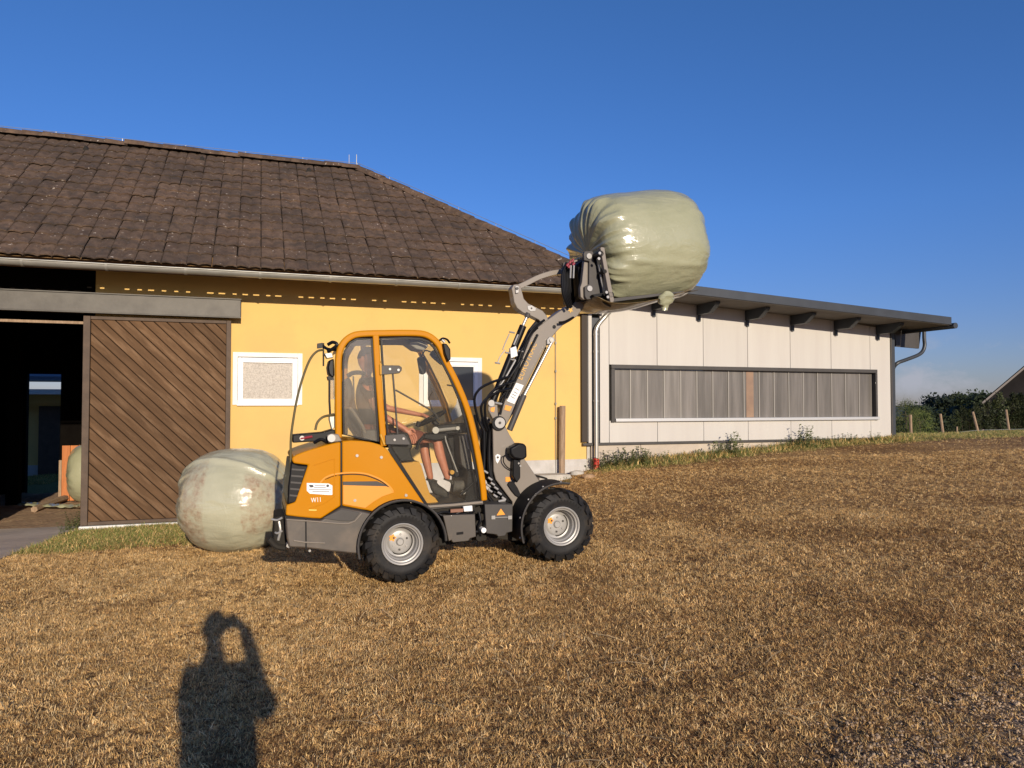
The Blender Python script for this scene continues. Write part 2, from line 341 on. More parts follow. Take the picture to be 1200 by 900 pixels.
at = me.attributes.new('gravel', 'FLOAT', 'POINT'); at.data.foreach_set('value', gravelness(X, Y).ravel().astype(np.float32)*.75)
ground = bpy.data.objects.new('ground', me); col.objects.link(ground); ground['kind'] = 'structure'; ground['label'] = 'sloping field of dry matted grass'

# ------------------------------------------------------------------ barn
T_WL, T_WR = -11.0, tW(687)                          # wall ends
EAVE_O = .9
gut_t, gut_z = W(310, 322, EAVE_O)                   # gutter centre
Z_E = gut_z+.085
barn = thing('barn', 'long yellow farm barn with brown tiled hip roof and sliding plank door', 'barn', wp(3, FLOOR_Z))
def wbox(mb, t0, t1, z0, z1, o0, o1): mb.obox(wp(t0, z0, o0), Uw*(t1-t0), Vector((0,0,z1-z0)), -Nw*(o1-o0)); return mb
w1l, w1t = W(273, 412.5); w1r, w1b = W(354, 474.5)
w2l, _ = W(491, 420); w2r, w2b = W(564.5, 475.5); w2t = W(564.5, 419.5)[1]
T_OT = tW(110)
ztop = Z_E+.55
# yellow wall pieces around the openings (one mesh)
mb = MB(); zb = FLOOR_Z-.6; zp = lambda t: 0
PL_Z = W(640, 539)[1]
wbox(mb, T_WL, T_OL, zb, ztop, -.3, 0)
lint_z = W(50, 372)[1]
def wall_cols(mb, t0, t1, holes, z0, z1):
    cur = t0
    for (a, b_, c, d) in holes:
        wbox(mb, cur, a, z0, z1, -.3, 0); wbox(mb, a, b_, z0, c, -.3, 0); wbox(mb, a, b_, d, z1, -.3, 0); cur = b_
    wbox(mb, cur, t1, z0, z1, -.3, 0)
wall_cols(mb, T_OR, T_WR, [(w1l, w1r, w1b, w1t), (w2l, w2r, w2b, w2t)], zb, ztop)
rb_ = 6.4
mb.obox(wp(T_WR-.3, zb, -.3), Uw*.3, Nw*(rb_-.3), Vector((0,0,ztop-zb)))
mb.obox(wp(T_WL, zb, -.3), Uw*.3, Nw*(rb_-.3), Vector((0,0,ztop-zb)))
barn_wall = mb.build('wall', M_yel, barn)
# rear wall with the far doorway; its near-black timber colour paints the shade
p = plane_hit(31, 474, W0+Nw*rb_, Nw); tr0 = (p-W0).dot(Uw); p = plane_hit(71, 474, W0+Nw*rb_, Nw); tr1 = (p-W0).dot(Uw)
rz = plane_hit(50, 438, W0+Nw*rb_, Nw).z
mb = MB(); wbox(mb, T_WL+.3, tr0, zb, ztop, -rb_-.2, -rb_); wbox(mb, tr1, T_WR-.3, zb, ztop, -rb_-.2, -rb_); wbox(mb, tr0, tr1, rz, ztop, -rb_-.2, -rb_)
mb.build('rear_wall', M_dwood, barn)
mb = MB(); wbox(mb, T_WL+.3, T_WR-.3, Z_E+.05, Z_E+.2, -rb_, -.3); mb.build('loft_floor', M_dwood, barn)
mb = MB()
pt = plane_hit(15, 474, W0+Nw*4.2, Nw); 
for k in range(3):
    t_ = (pt-W0).dot(Uw)-.1+k*3.1 if k else (pt-W0).dot(Uw)-.1
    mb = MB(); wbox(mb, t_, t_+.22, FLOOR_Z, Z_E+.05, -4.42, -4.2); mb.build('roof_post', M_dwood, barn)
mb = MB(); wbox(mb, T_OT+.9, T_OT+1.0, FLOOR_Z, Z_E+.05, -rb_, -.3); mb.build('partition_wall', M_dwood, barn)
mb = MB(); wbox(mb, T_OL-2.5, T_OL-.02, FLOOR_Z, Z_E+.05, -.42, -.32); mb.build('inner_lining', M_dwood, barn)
# floor
mb = MB(); nn = 26
def flo(t, d): 
    return wp(t, FLOOR_Z+.0+.02*math.sin(t*7+d*3)*math.cos(d*9)+.02*noise.noise(Vector((t*3,d*4,0)))+(.03 if d < .4 else 0), -d)
v = []; f = []
for i in range(60):
    for j in range(50): v.append(flo(-9+i*.3, -.55+j*.14))
for i in range(59):
    for j in range(49): f.append((i*50+j, (i+1)*50+j, (i+1)*50+j+1, i*50+j+1))
fl = MB().add(v, f).build('barn_floor', M_soil, None, smooth=60); fl['kind'] = 'structure'; fl['label'] = 'trodden earth floor inside the barn doorway'
# pale beam under the rail + rail
mb = MB(); a = W(0, 374.5); wbox(mb, T_OL, T_OR, a[1]-.025, a[1]+.015, -.1, -.04); mb.build('pale_batten', M_post, barn)
mb = MB(); z1 = W(150, 346, .2)[1]; z0 = W(150, 368, .2)[1]; t1 = tW(281.5, .2)
wbox(mb, T_OL-2.6, t1, z0, z1, .08, .24)
rail = mb.build('door_rail', M_dkgal, barn, bevel=.012)
mb = MB(); wbox(mb, T_OL-2.6, t1+.002, z1-.004, z1+.012, .06, .262); wbox(mb, T_OL-2.6, t1+.002, z0-.006, z0+.006, .2, .25); mb.build('rail_lip', M_dkgal, rail)
# recess board above the rail left of the yellow wall
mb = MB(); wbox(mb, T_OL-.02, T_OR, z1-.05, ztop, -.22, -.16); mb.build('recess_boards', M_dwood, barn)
mb = MB(); ty = tW(110); wbox(mb, T_OR-.001, ty, lint_z, ztop, -.0, .004); mb.build('recess_edge', M_dwood, barn)
# sliding door leaf: diagonal planks
dl, dtz = W(98, 370, .11); dr = tW(270, .11); dbz = W(98, 616, .11)[1]
door = MB(); wbox(door, dl, dr, dbz, dtz, .055, .075); door = door.build('sliding_door', mat('door_backing_dark', (.022,.014,.009), None, rough=.9, spec=.1), barn)
fw = .095
mb = MB(); wbox(mb, dl, dl+fw, dbz, dtz, .075, .125); mb.build('door_stile', M_framed, door, bevel=.004)
mb = MB(); wbox(mb, dr-fw*.75, dr, dbz, dtz, .075, .125); mb.build('door_stile', M_framed, door, bevel=.004)
mb = MB(); wbox(mb, dl+fw+.002, dr-fw*.75-.002, dtz-.05, dtz, .075, .115); mb.build('door_head', M_framed, door, bevel=.004)
mb = MB(); wbox(mb, dl+fw+.002, dr-fw*.75-.002, dbz, dbz+.05, .075, .115); mb.build('door_foot', M_framed, door, bevel=.004)
def clip_poly(P_, n, d):                             # keep n.p <= d
    out = []
    for i in range(len(P_)):
        a_, b_ = P_[i], P_[(i+1) % len(P_)]; fa, fb = a_.dot(n)-d, b_.dot(n)-d
        if fa <= 0: out.append(a_)
        if fa*fb < 0: out.append(a_+(b_-a_)*(fa/(fa-fb)))
    return out
def plank_leaf(leaf, L0, L1, B0, B1, off):
    nd = Vector((1, 1)).normalized(); pw = .128      # strip normal (t,z): planks run down to the right
    k = L0+B0; k /= math.sqrt(2); kmax = (L1+B1)/math.sqrt(2)
    while k < kmax:
        poly = [Vector(q) for q in ((L0,B0),(L1,B0),(L1,B1),(L0,B1))]
        poly = clip_poly(poly, nd, k+pw-.010); poly = clip_poly(poly, -nd, -(k+.002)); k += pw
        if len(poly) < 3: continue
        c2 = sum(poly, Vector((0,0)))/len(poly)
        if (max(q.x for q in poly)-min(q.x for q in poly)) < .05: continue
        o1 = off+.016+random.uniform(-.004,.005)
        # local frame: x along plank, z outwards
        ax = (Uw-Vector((0,0,1))).normalized(); ay = (Uw+Vector((0,0,1))).normalized(); cw = wp(c2.x, c2.y, off)
        loc = []
        for q in poly: d_ = wp(q.x, q.y, off)-cw; loc.append(Vector((d_.dot(ax), d_.dot(ay), 0)))
        q = MB().ext(loc, (0, 0, o1-off))
        bmv = q.v; me_ = bpy.data.meshes.new('plank'); me_.from_pydata([tuple(x_+Vector((k*13.7,0,0))) for x_ in bmv], [], q.f); me_.materials.append(M_plankd)
        o = bpy.data.objects.new('plank', me_); col.objects.link(o); o.parent = leaf
        az = ax.cross(ay)
        mw = Matrix((ax, ay, az)).transposed().to_4x4(); org = Vector((0,0,0)); qq = leaf
        while qq is not None: org += qq.location; qq = qq.parent
        mw.translation = cw-ax*(k*13.7)-org
        o.matrix_basis = mw
        bv = o.modifiers.new('b', 'BEVEL'); bv.width = .006; bv.segments = 1; bv.limit_method = 'ANGLE'
plank_leaf(door, dl+fw+.004, dr-fw*.75-.004, dbz+.052, dtz-.052, .075)
# second leaf standing closed left of the doorway (outside the frame of the picture, it shades the floor)
lf = MB(); wbox(lf, T_OL-2.4, T_OL-.02, dbz, dtz, .055, .09); lf.build('closed_door_leaf', M_framed, barn)
mb = MB(); wbox(mb, dl-.02, tW(330, .1), dbz-.22, dbz-.012, .02, .14); mb.build('door_sill', M_white, barn, bevel=.01)
# plinth
mb = MB(); wbox(mb, dr+.02, T_WR, zb, PL_Z, 0.0, .022); mb.build('plinth', M_plinth, barn, bevel=.005)
# windows
def win_pane_mat(name, c, c2, sc, rough):
    return mat(name, c, c2, sc, rough, bump=.5, bscale=sc*1.3, dist=.004)
M_obs = win_pane_mat('obscured_glass', (.47,.42,.35), (.27,.235,.19), 42, .45)
M_dkgl = mat('dark_window_glass', (.035,.04,.045), None, rough=.05)
def barn_window(l, r_, b_, t_, pane_m):
    w = MB(); k = .075
    for a0, a1, c0, c1 in ((l, l+k, b_, t_), (r_-k, r_, b_, t_), (l+k, r_-k, b_, b_+k), (l+k, r_-k, t_-k, t_)): wbox(w, a0, a1, c0, c1, -.10, .018)
    w = w.build('window', M_white, barn, bevel=.004)
    l2, r2, b2, t2 = l+k+.004, r_-k-.004, b_+.02, t_-k-.012
    fo = MB(); q = .06
    for a0, a1, c0, c1 in ((l2, l2+q, b2, t2), (r2-q, r2, b2, t2), (l2+q, r2-q, b2, b2+q), (l2+q, r2-q, t2-q, t2)): wbox(fo, a0, a1, c0, c1, -.06, .030)
    fo.build('window_frame', M_pvc, w, bevel=.006)
    q2 = q+.02; fi = MB()
    for a0, a1, c0, c1 in ((l2+q, l2+q2, b2+q, t2-q), (r2-q2, r2-q, b2+q, t2-q), (l2+q2, r2-q2, b2+q, b2+q2), (l2+q2, r2-q2, t2-q2, t2-q)): wbox(fi, a0, a1, c0, c1, -.06, .016)
    fi.build('glazing_bead', M_pvc, w, bevel=.003)
    pa = MB(); wbox(pa, l2+q+.01, r2-q-.01, b2+q+.01, t2-q-.01, -.03, -.012); pa.build('pane', pane_m, w)
    si = MB(); wbox(si, l2-.01, r2+.01, b_-.012, b_+.012, -.02, .05); si.build('sill', M_pvc, w, bevel=.004)
    bk = MB(); wbox(bk, l, r_, b_, t_, -.29, -.27); bk.build('reveal_back', M_dwood, w)
    return w
barn_window(w1l, w1r, w1b, w1t, M_obs)
barn_window(w2l, w2r, w2b, w2t, M_dkgl)
# roof --------------------------------------------------------------
PITCH = R(35.4); T_C = T_WR+.3; Dh = 4.23; cp, sp = math.cos(PITCH), math.sin(PITCH)
def rf(t, b_, h=0):                                  # point on the front roof plane; b_ along the slope from the eave, h above it
    return wp(t, Z_E, EAVE_O) + Nw*(b_*cp - h*sp) + Vector((0,0,b_*sp + h*cp))
SL = Dh/cp; T_R = T_C-Dh; T_LL = T_WL-.5
mb = MB()
fr = [rf(T_LL, .35), rf(T_C-.35*cp, .35), rf(T_R, SL), rf(T_LL, SL)]
back = lambda p_: p_ + Nw*0
bc = wp(T_C, Z_E, EAVE_O)+Nw*(2*Dh); bl = wp(T_LL, Z_E, EAVE_O)+Nw*(2*Dh); up_ = Vector((0,0,-.05))
for poly in (fr, [rf(T_C,0), bc, rf(T_R, SL)], [bc, bl, rf(T_LL, SL), rf(T_R, SL)]):
    v = [q+up_*.2 for q in poly]+[q+up_*1.4 for q in poly]; n = len(poly)
    mb.add(v, [tuple(range(n)), tuple(range(2*n-1, n-1, -1))]+[(i, (i+1) % n, (i+1) % n+n, i+n) for i in range(n)])
M_tile = None
m = bpy.data.materials.new('concrete_roof_tile'); nt, b = nodes(m); N = nt.nodes; L = nt.links; g = N.new('ShaderNodeNewGeometry')
c_ = rp(tn(7, 8), (.36, (.072,.046,.029)), (.64, (.130,.088,.056)))
oi = N.new('ShaderNodeObjectInfo'); hh = N.new('ShaderNodeHueSaturation'); mr = N.new('ShaderNodeMapRange'); mr.inputs['To Min'].default_value = .86; mr.inputs['To Max'].default_value = 1.16; L.new(oi.outputs['Random'], mr.inputs[0]); L.new(mr.outputs[0], hh.inputs['Value']); L.new(c_, hh.inputs['Color'])
vo = N.new('ShaderNodeTexNoise'); vo.inputs['Scale'].default_value = 17; vo.inputs['Detail'].default_value = 5; L.new(g.outputs['Position'], vo.inputs['Vector'])
lich = rp(vo.outputs['Fac'], (.675, (0,0,0)), (.71, (1,1,1)))
c2_ = mxc(lich, hh.outputs[0], (.48,.43,.36))
mos = rp(tn(4.2, 8, .7), (.50, (0,0,0)), (.66, (1,1,1)))
spk = rp(tn(24, 6, .7), (.58, (0,0,0)), (.66, (1,1,1)))
c2_ = mxc(spk, c2_, (.028,.018,.013)); c2_ = mxc(mos, c2_, (.055,.040,.028)); big_ = rp(tn(.7, 4), (.4, (.82,.80,.80)), (.62, (1.15,1.08,1.05))); c2_ = mxc(1.0, c2_, big_, 'MULTIPLY'); L.new(c2_, b.inputs['Base Color']); b.inputs['Roughness'].default_value = .9
bp = N.new('ShaderNodeBump'); bp.inputs['Strength'].default_value = .8; bp.inputs['Distance'].default_value = .015; L.new(tn(30, 8, .7), bp.inputs['Height']); L.new(bp.outputs[0], b.inputs['Normal'])
M_tile = m
M_eave = mat('eave_wood', (.26,.15,.06), (.20,.115,.045), 5, .8)
roof = mb.build('roof', M_dwood, barn, smooth=0)
TW_, TE = .352, .368
def tile_geo():
    prof = [(0,.004),(.010,.022),(.055,.034),(.125,.026),(.163,.008),(.20,.026),(.270,.034),(.318,.022),(.3275,.004)]
    v = []; f = []; n = len(prof)
    for (b_, l_) in ((0,.028),(TE+.05,-.004)):
        for (x_, z_) in prof: v.append(Vector((x_*1.065, b_, z_+l_)))
    for (x_, z_) in prof: v.append(Vector((x_*1.065, 0, z_+.028-.022)))
    for i in range(n-1): f += [(i, i+1, n+i+1, n+i), (2*n+i, 2*n+i+1, i+1, i)]
    f.append((0, n, 2*n)); f.append((n-1, 2*n-1, 3*n-1)); 
    return v, f
tv, tf = tile_geo(); Mx = Matrix((Uw, (Nw*cp+Vector((0,0,sp))), (Vector((0,0,cp))-Nw*sp))).transposed()
tme = []
for k in range(4):
    me_ = bpy.data.meshes.new('roof_tile'); me_.from_pydata([tuple(q+Vector((0, random.uniform(-.004,.004), random.uniform(-.003,.003)))) for q in tv], [], [q[::-1] for q in tf]); me_.materials.append(M_tile)
    me_.polygons.foreach_set('use_smooth', [True]*len(me_.polygons)); me_.set_sharp_from_angle(angle=R(40)); tme.append(me_)
rows = int(SL/TE); TE_ = SL/rows; tiles = []
t = T_LL
while t < T_C:
    for r_ in range(rows):
        hip_t = T_C-(r_+.5)*TE_*cp
        if t+TW_*.5 < hip_t+.1: tiles.append((t, r_))
    t += TW_
borg = barn.location.copy()
def vis_size(t, r_):
    p_ = rf(t+TW_/2, r_*TE_+.17)-CAM
    px = 600+FOC*p_.x/p_.y
    return (-20 < px < 700), 1/p_.length
cand = sorted([(vis_size(*q)[1], q) for q in tiles if vis_size(*q)[0]], reverse=True)
singles = set(q for _, q in cand[:298]); stuff = MB()
for (t, r_) in tiles:
    jit = Matrix.Rotation(random.gauss(0, .006), 3, 'Z') @ Matrix.Rotation(random.gauss(0, .008), 3, 'X')
    hdrop = random.gauss(0, .003)
    p0 = rf(t+random.uniform(-.006,.006), r_*TE_-.03 + random.gauss(0,.006), .004+hdrop)
    edge = t+TW_ > T_C-(r_+1)*TE_*cp
    if (t, r_) in singles and not edge:
        mw = (Mx@jit).to_4x4(); mw.translation = p0-borg; link_copy('roof_tile', random.choice(tme), roof, mw)
    elif edge:
        tm = MB(); tm.add([Mx@jit@q+p0 for q in tv], [q[::-1] for q in tf])
        bm = bmesh.new(); vv = [bm.verts.new(q) for q in tm.v]
        for q in tm.f: bm.faces.new([vv[i] for i in q])
        hd_ = (rf(T_R, SL)-rf(T_C, 0)).normalized(); nrm = hd_.cross(Vector((0,0,1))); 
        if nrm.dot(Uw) < 0: nrm = -nrm
        bmesh.ops.bisect_plane(bm, geom=bm.verts[:]+bm.edges[:]+bm.faces[:], plane_co=rf(T_C,0)+nrm*.02, plane_no=nrm, clear_outer=True)
        bm.verts.index_update()
        stuff.add([q.co.copy() for q in bm.verts], [tuple(x_.index for x_ in q.verts) for q in bm.faces]); bm.free()
    else: stuff.add([Mx@jit@q+p0 for q in tv], [q[::-1] for q in tf])
# rear slopes get a plain covering of the same tile rows
o = stuff.build('tile_field', M_tile, roof, smooth=40, kind='stuff')
cov = MB()
for poly in ([rf(T_C,0), bc, rf(T_R, SL)], [bc, bl, rf(T_LL, SL), rf(T_R, SL)]): cov.add([q+Vector((0,0,.03)) for q in poly], [tuple(range(len(poly)))])
cov.build('rear_roof_covering', M_tile, roof)
# ridge and hip caps
def cap_geo(Lc=.40, r=.115):
    v = []; f = []; n = 7
    for (b_, rr) in ((0, r*1.08), (Lc, r*.92)):
        for k in range(n+1): a_ = PI*k/n; v.append(Vector((b_, math.cos(a_)*rr*1.1, math.sin(a_)*rr*1.0)))
    for k in range(n+1): a_ = PI*k/n; v.append(Vector((0, math.cos(a_)*(r*1.08-.02), math.sin(a_)*(r*1.08-.02)*.8)))
    for k in range(n): f += [(k, n+1+k, n+2+k, k+1), (k, k+1, 2*n+3+k, 2*n+2+k)]
    return v, f
cv, cf = cap_geo(); cme = bpy.data.meshes.new('ridge_tile'); cme.from_pydata([tuple(q) for q in cv], [], cf); cme.materials.append(M_tile); cme.polygons.foreach_set('use_smooth', [True]*len(cme.polygons)); cme.set_sharp_from_angle(angle=R(50))
def run_caps(a, b_, step=.35):
    d = (b_-a); n = int(math.ceil(d.length/step)); d.normalize(); y_ = Vector((0,0,1)).cross(d).normalized(); z_ = d.cross(y_)
    for i in range(n):
        mw = (Matrix((d, y_, z_)).transposed() @ Matrix.Rotation(random.gauss(-.02, .015), 3, 'Y') @ Matrix.Rotation(random.gauss(0, .02), 3, 'Z')).to_4x4()
        mw.translation = a+d*(i*step)+z_*(.0+random.gauss(0,.006))-borg; link_copy('ridge_tile', cme, roof, mw)
run_caps(rf(T_C, .05)+Vector((0,0,-.02)), rf(T_R+.22, SL-.22)+Vector((0,0,.0)))
run_caps(rf(T_R-10.5, SL)+Vector((0,0,.02)), rf(T_R-.06, SL)+Vector((0,0,.02)))
# little vent hoods
for (px, py) in ((101,177),(237,189),(362,202)):
    pn = Vector((0,0,cp))-Nw*sp; h_ = plane_hit(px, py, rf(0,0), pn); bx = Nw*cp+Vector((0,0,sp)); mb = MB()
    a_ = h_-Uw*.07-bx*.06; mb.add([a_, a_+Uw*.14, a_+Uw*.07+pn*.13, a_+bx*.2, a_+Uw*.14+bx*.2], [(0,1,2),(0,2,3),(1,4,2),(2,4,3)]); mb.build('vent_hood', M_blktim, roof, smooth=0)
# lightning wire
mb = MB(); hp = Vector((0,0,.17)); pts = [rf(T_R-10.5, SL)+hp, rf(T_R, SL)+hp]
mb.tube([pts[0], pts[1], rf(T_R, SL)+Vector((0,0,.18)), rf(T_C, .1)+Vector((0,0,.17))], .005, 5)
for k in range(9): q = rf(T_R-k*1.15, SL); mb.tube([q+Vector((0,0,.08)), q+hp], .005, 5)
for k in range(1, 7): q = rf(T_R, SL).lerp(rf(T_C, .1), k/7); mb.tube([q+Vector((0,0,.08)), q+Vector((0,0,.17))], .005, 5)
q = rf(T_R-.02, SL); mb.tube([q, q+Vector((0,0,.36))], .008, 5); q = q-Uw*.16; mb.tube([q, q+Vector((0,0,.34))], .006, 5)
mb.build('lightning_wire', M_galv, roof)
# gutter: half-round trough with bead, joints and brackets
def trough(t0, t1, zc, r=.078, seg=10):
    v = []; f = []
    for t_ in (t0, t1):
        for rr in (r, r-.006):
            for k in range(seg+1): a_ = PI+PI*k/seg; v.append(wp(t_, zc+math.sin(a_)*rr, EAVE_O+.06-math.cos(a_)*rr*1.0))
    n = seg+1
    for k in range(seg): f += [(k, k+1, 2*n+k+1, 2*n+k), (n+k, 3*n+k, 3*n+k+1, n+k+1)]
    f += [(0, 2*n, 3*n, n), (n-1, 2*n-1, 4*n-1, 3*n-1)]
    for b_ in (0, 2*n):
        for k in range(seg): f.append((b_+k, b_+n+k, b_+n+k+1, b_+k+1))
    return v, f
GZ = gut_z+.012
gt = MB(); gt.add(*trough(T_LL, T_C+.03, GZ)); gt.tube([wp(T_LL, GZ, EAVE_O+.14), wp(T_C+.03, GZ, EAVE_O+.14)], .011, 8)
gut = gt.build('gutter', M_galv, barn, smooth=50)
t = T_LL+.4
while t < T_C:
    j = MB(); j.add(*trough(t, t+.035, GZ-.004, .085)); j.build('gutter_joint', M_galv, gut, smooth=50); t += 1.05
# slotted batten added to cast dots of daylight under the tile waves
mb = MB(); t = T_LL
while t < T_C:
    wbox(mb, t, t+TW_*.5*(random.uniform(.42,.70) if random.random() < .86 else 1.0), Z_E-.08, Z_E-.05, EAVE_O-.11, EAVE_O-.10); t += TW_*.5
wbox(mb, T_LL, T_C, Z_E-.14, Z_E-.078, EAVE_O-.11, EAVE_O-.10); wbox(mb, T_LL, T_C, Z_E-.056, Z_E+.03, EAVE_O-.11, EAVE_O-.10)
mb.build('added_light_batten', M_eave, roof)
a_ = rf(T_LL, .02, -.012); MB().obox(a_, Uw*(T_C-T_LL-.1), (Nw*cp+Vector((0,0,sp)))*.36, (Vector((0,0,cp))-Nw*sp)*-.008).build('light_blocking_underlay', M_eave, roof)  # sheet added under the eave tiles to stop slits of sunlight
mb = MB(); t = T_LL+.3
while t < T_C-.3:
    a_ = rf(t, .05, -.10); mb.obox(a_, Uw*.1, (Nw*cp+Vector((0,0,sp)))*1.1, (Vector((0,0,cp))-Nw*sp)*-.10); t += .9
pass
# down conductor on the wall
mb = MB(); z_ = W(650, 398)[1]; t = tW(650.5); mb.tube([wp(t, PL_Z-.25, .035), wp(t, z_+.6, .035)], .006, 6)
for py in (402, 435, 473, 490): q = W(650.5, py); mb.tube([wp(q[0], q[1]-.02, .03), wp(q[0], q[1]+.02, .03)], .018, 8)
mb.build('down_conductor', M_galv, barn)

# ------------------------------------------------------------------ annex hall (cream panels)
hall = thing('annex_hall', 'low cream panelled shed with long ribbon window and dark grey mono-pitch roof', 'shed', wp(12, CAMZ-.9, .06))
HO = .06
seams = [tW(x_, HO) for x_ in (703, 714, 770.4, 824.6, 876.7, 926.7, 974.6, 1020.4, 1044)]
def ht(t): # wall top height falls to the right
    a_, za = W(830, 350, HO); b_, zb_ = W(1040, 386, HO); return za+(t-a_)*(zb_-za)/(b_-a_)
bz = W(860, 516, HO)[1]
hw0t, hwT = W(715.5, 428.5, HO); hw1t, hwB = W(1027.5, 491.5, HO); hwT = W(860, 430, HO)[1]; hwB = W(860, 492, HO)[1]
def panel(t0, t1, z0a, z0b, z1a, z1b, nm='wall_panel', m_=M_panel):
    p_ = MB().ext([wp(t0+.004, z0a, 0), wp(t1-.004, z0b, 0), wp(t1-.004, z1b, 0), wp(t0+.004, z1a, 0)], -Nw*HO); return p_.build(nm, m_, hall, bevel=.004)
for i in range(len(seams)-1):
    a_, b_ = seams[i], seams[i+1]
    if b_ <= hw0t+.02 or a_ >= hw1t: panel(a_, b_, bz, bz, ht(a_), ht(b_))
    else:
        if i == len(seams)-2:
            MB().ext([wp(q_[0], q_[1], 0) for q_ in ((a_+.004,bz),(b_-.004,bz),(b_-.004,ht(b_)),(a_+.004,ht(a_)),(a_+.004,hwT),(hw1t,hwT),(hw1t,hwB),(a_+.004,hwB))], -Nw*HO).build('wall_panel', M_panel, hall, bevel=.004)
        else: panel(a_, b_, bz, bz, hwB, hwB); panel(a_, b_, hwT, hwT, ht(a_), ht(b_))
t_l = tW(689.5, HO); panel(t_l, tW(694, HO), bz, bz, ht(t_l), ht(t_l))
mb = MB().obox(wp(tW(694,HO), bz+.0, .03), Uw*(seams[0]-tW(694,HO)), Vector((0,0,2.4)), Nw*.05); mb.build('joint_backing', M_anth, hall)
t_d = tW(681.6, HO); mb = MB(); wbox(mb, t_d, t_l-.03, bz+.02, 3.7, .0, .075); mb.build('dark_edge_trim', mat('edge_trim_brown', (.05,.04,.032), None, rough=.6, spec=.2), hall, bevel=.004)
mb = MB(); wbox(mb, t_l-.03, t_l+.004, bz+.02, 3.7, .0, .05); mb.build('edge_rebate', M_dgrey, hall)
mb = MB(); wbox(mb, t_d+.02, seams[-1]+.04, bz-.05, bz-.002, .0, .085); mb.build('base_flashing', M_dgrey, hall, bevel=.006)
# core of the hall
mb = MB(); hz = CAMZ-1.6
core = [wp(T_WR+.02, hz, -.02), wp(seams[-1]-.02, hz, -.02), wp(seams[-1]-.02, ht(seams[-1])-.05, -.02), wp(T_WR+.02, ht(T_WR)-.05, -.02)]
# front face is left open at the ribbon window: built as four pieces
def cbox(t0, t1, z0, z1): wbox(mb, t0, t1, z0, z1, -.12, -.02)
cbox(T_WR+.02, hw0t, hz, ht(seams[-1])-.1); cbox(hw1t, seams[-1]-.02, hz, ht(seams[-1])-.1); cbox(hw0t, hw1t, hz, hwB); cbox(hw0t, hw1t, hwT, ht(seams[-1])-.1)
mb.obox(wp(seams[-1]-.12, hz, -.12), Uw*.1, Nw*7, Vector((0,0,ht(seams[-1])-hz-.05))); mb.obox(wp(T_WR+.02, hz, -7.1), Uw*(seams[-1]-T_WR-.04), Nw*.1, Vector((0,0,2.6)))
mb.build('core_wall', M_conc, hall)
# concrete plinth panels
pz = bz-.052; ps = [seams[0]-.18, tW(751,HO), tW(893,HO), seams[-1]+.02]
for i in range(3): q = MB(); wbox(q, ps[i]+.004, ps[i+1]-.004, CAMZ-1.9, pz, -.02, .05); q.build('plinth_panel', mat('tan_plinth', (.50,.43,.34), (.42,.36,.29), 2, .9, bump=.4, bscale=30), hall, bevel=.006)
# ribbon window: frame + translucent panes
win = MB(); k = .075
wbox(win, hw0t, hw1t, hwT-k, hwT, -.06, .10); wbox(win, hw0t, hw0t+k, hwB-.03, hwT-k-.002, -.06, .10); wbox(win, hw1t-k*.7, hw1t, hwB-.03, hwT-k-.002, -.06, .10)
win = win.build('ribbon_window', M_dgrey, hall, bevel=.006)
mb = MB(); wbox(mb, hw0t+k+.004, hw1t+.02, hwB-.02, hwB+.045, -.04, .13); mb.build('window_sill', M_alu, win, bevel=.008)
npan = 17; px0, px1 = hw0t+k+.002, hw1t-k*.7-.002
M_poly = mat('translucent_window_sheet', (.21,.192,.17), (.125,.115,.10), 7, .38, .25, objrand=.16, bump=.15, bscale=9, stretch=((1,1,.07),), rvar=.05, spec=.6, dist=.004)
M_polyl = mat('window_glazing_bar', (.33,.31,.27), None, rough=.4, metal=.3)
M_polys = mat('straw_painted_reflection', (.30,.20,.13), (.24,.16,.11), 3, .3, spec=.6)
for i in range(npan):
    a_ = px0+(px1-px0)*i/npan; b_ = px0+(px1-px0)*(i+1)/npan
    q = MB(); tl = random.uniform(-.004,.004); q.ext([wp(a_+.012, hwB+.047, -.004+tl), wp(b_-.012, hwB+.047, -.004-tl), wp(b_-.012, hwT-k-.004, -.004-tl), wp(a_+.012, hwT-k-.004, -.004+tl)], Nw*.01); q.build('pane', M_poly, win)
    q = MB(); wbox(q, a_-.011, a_+.011, hwB+.047, hwT-k-.004, -.012, .010); q.build('glazing_bar', M_polyl, win)
    if i == 8: q = MB(); wbox(q, a_+.06, a_+.24, hwB+.05, hwT-k-.006, .001, .004); q.build('straw_reflection_strip', M_polys, win)  # pale strip paints a soft reflection onto the window
# corner post
mb = MB(); wbox(mb, seams[-1]+.002, seams[-1]+.045, bz-.04, ht(seams[-1])+.05, -.02, .075); mb.build('corner_trim', M_dgrey, hall, bevel=.004)
mb = MB(); wbox(mb, seams[-1]+.047, seams[-1]+.20, bz-.25, ht(seams[-1])+.05, -.25, -.0); mb.build('corner_post', M_anth, hall, bevel=.004)
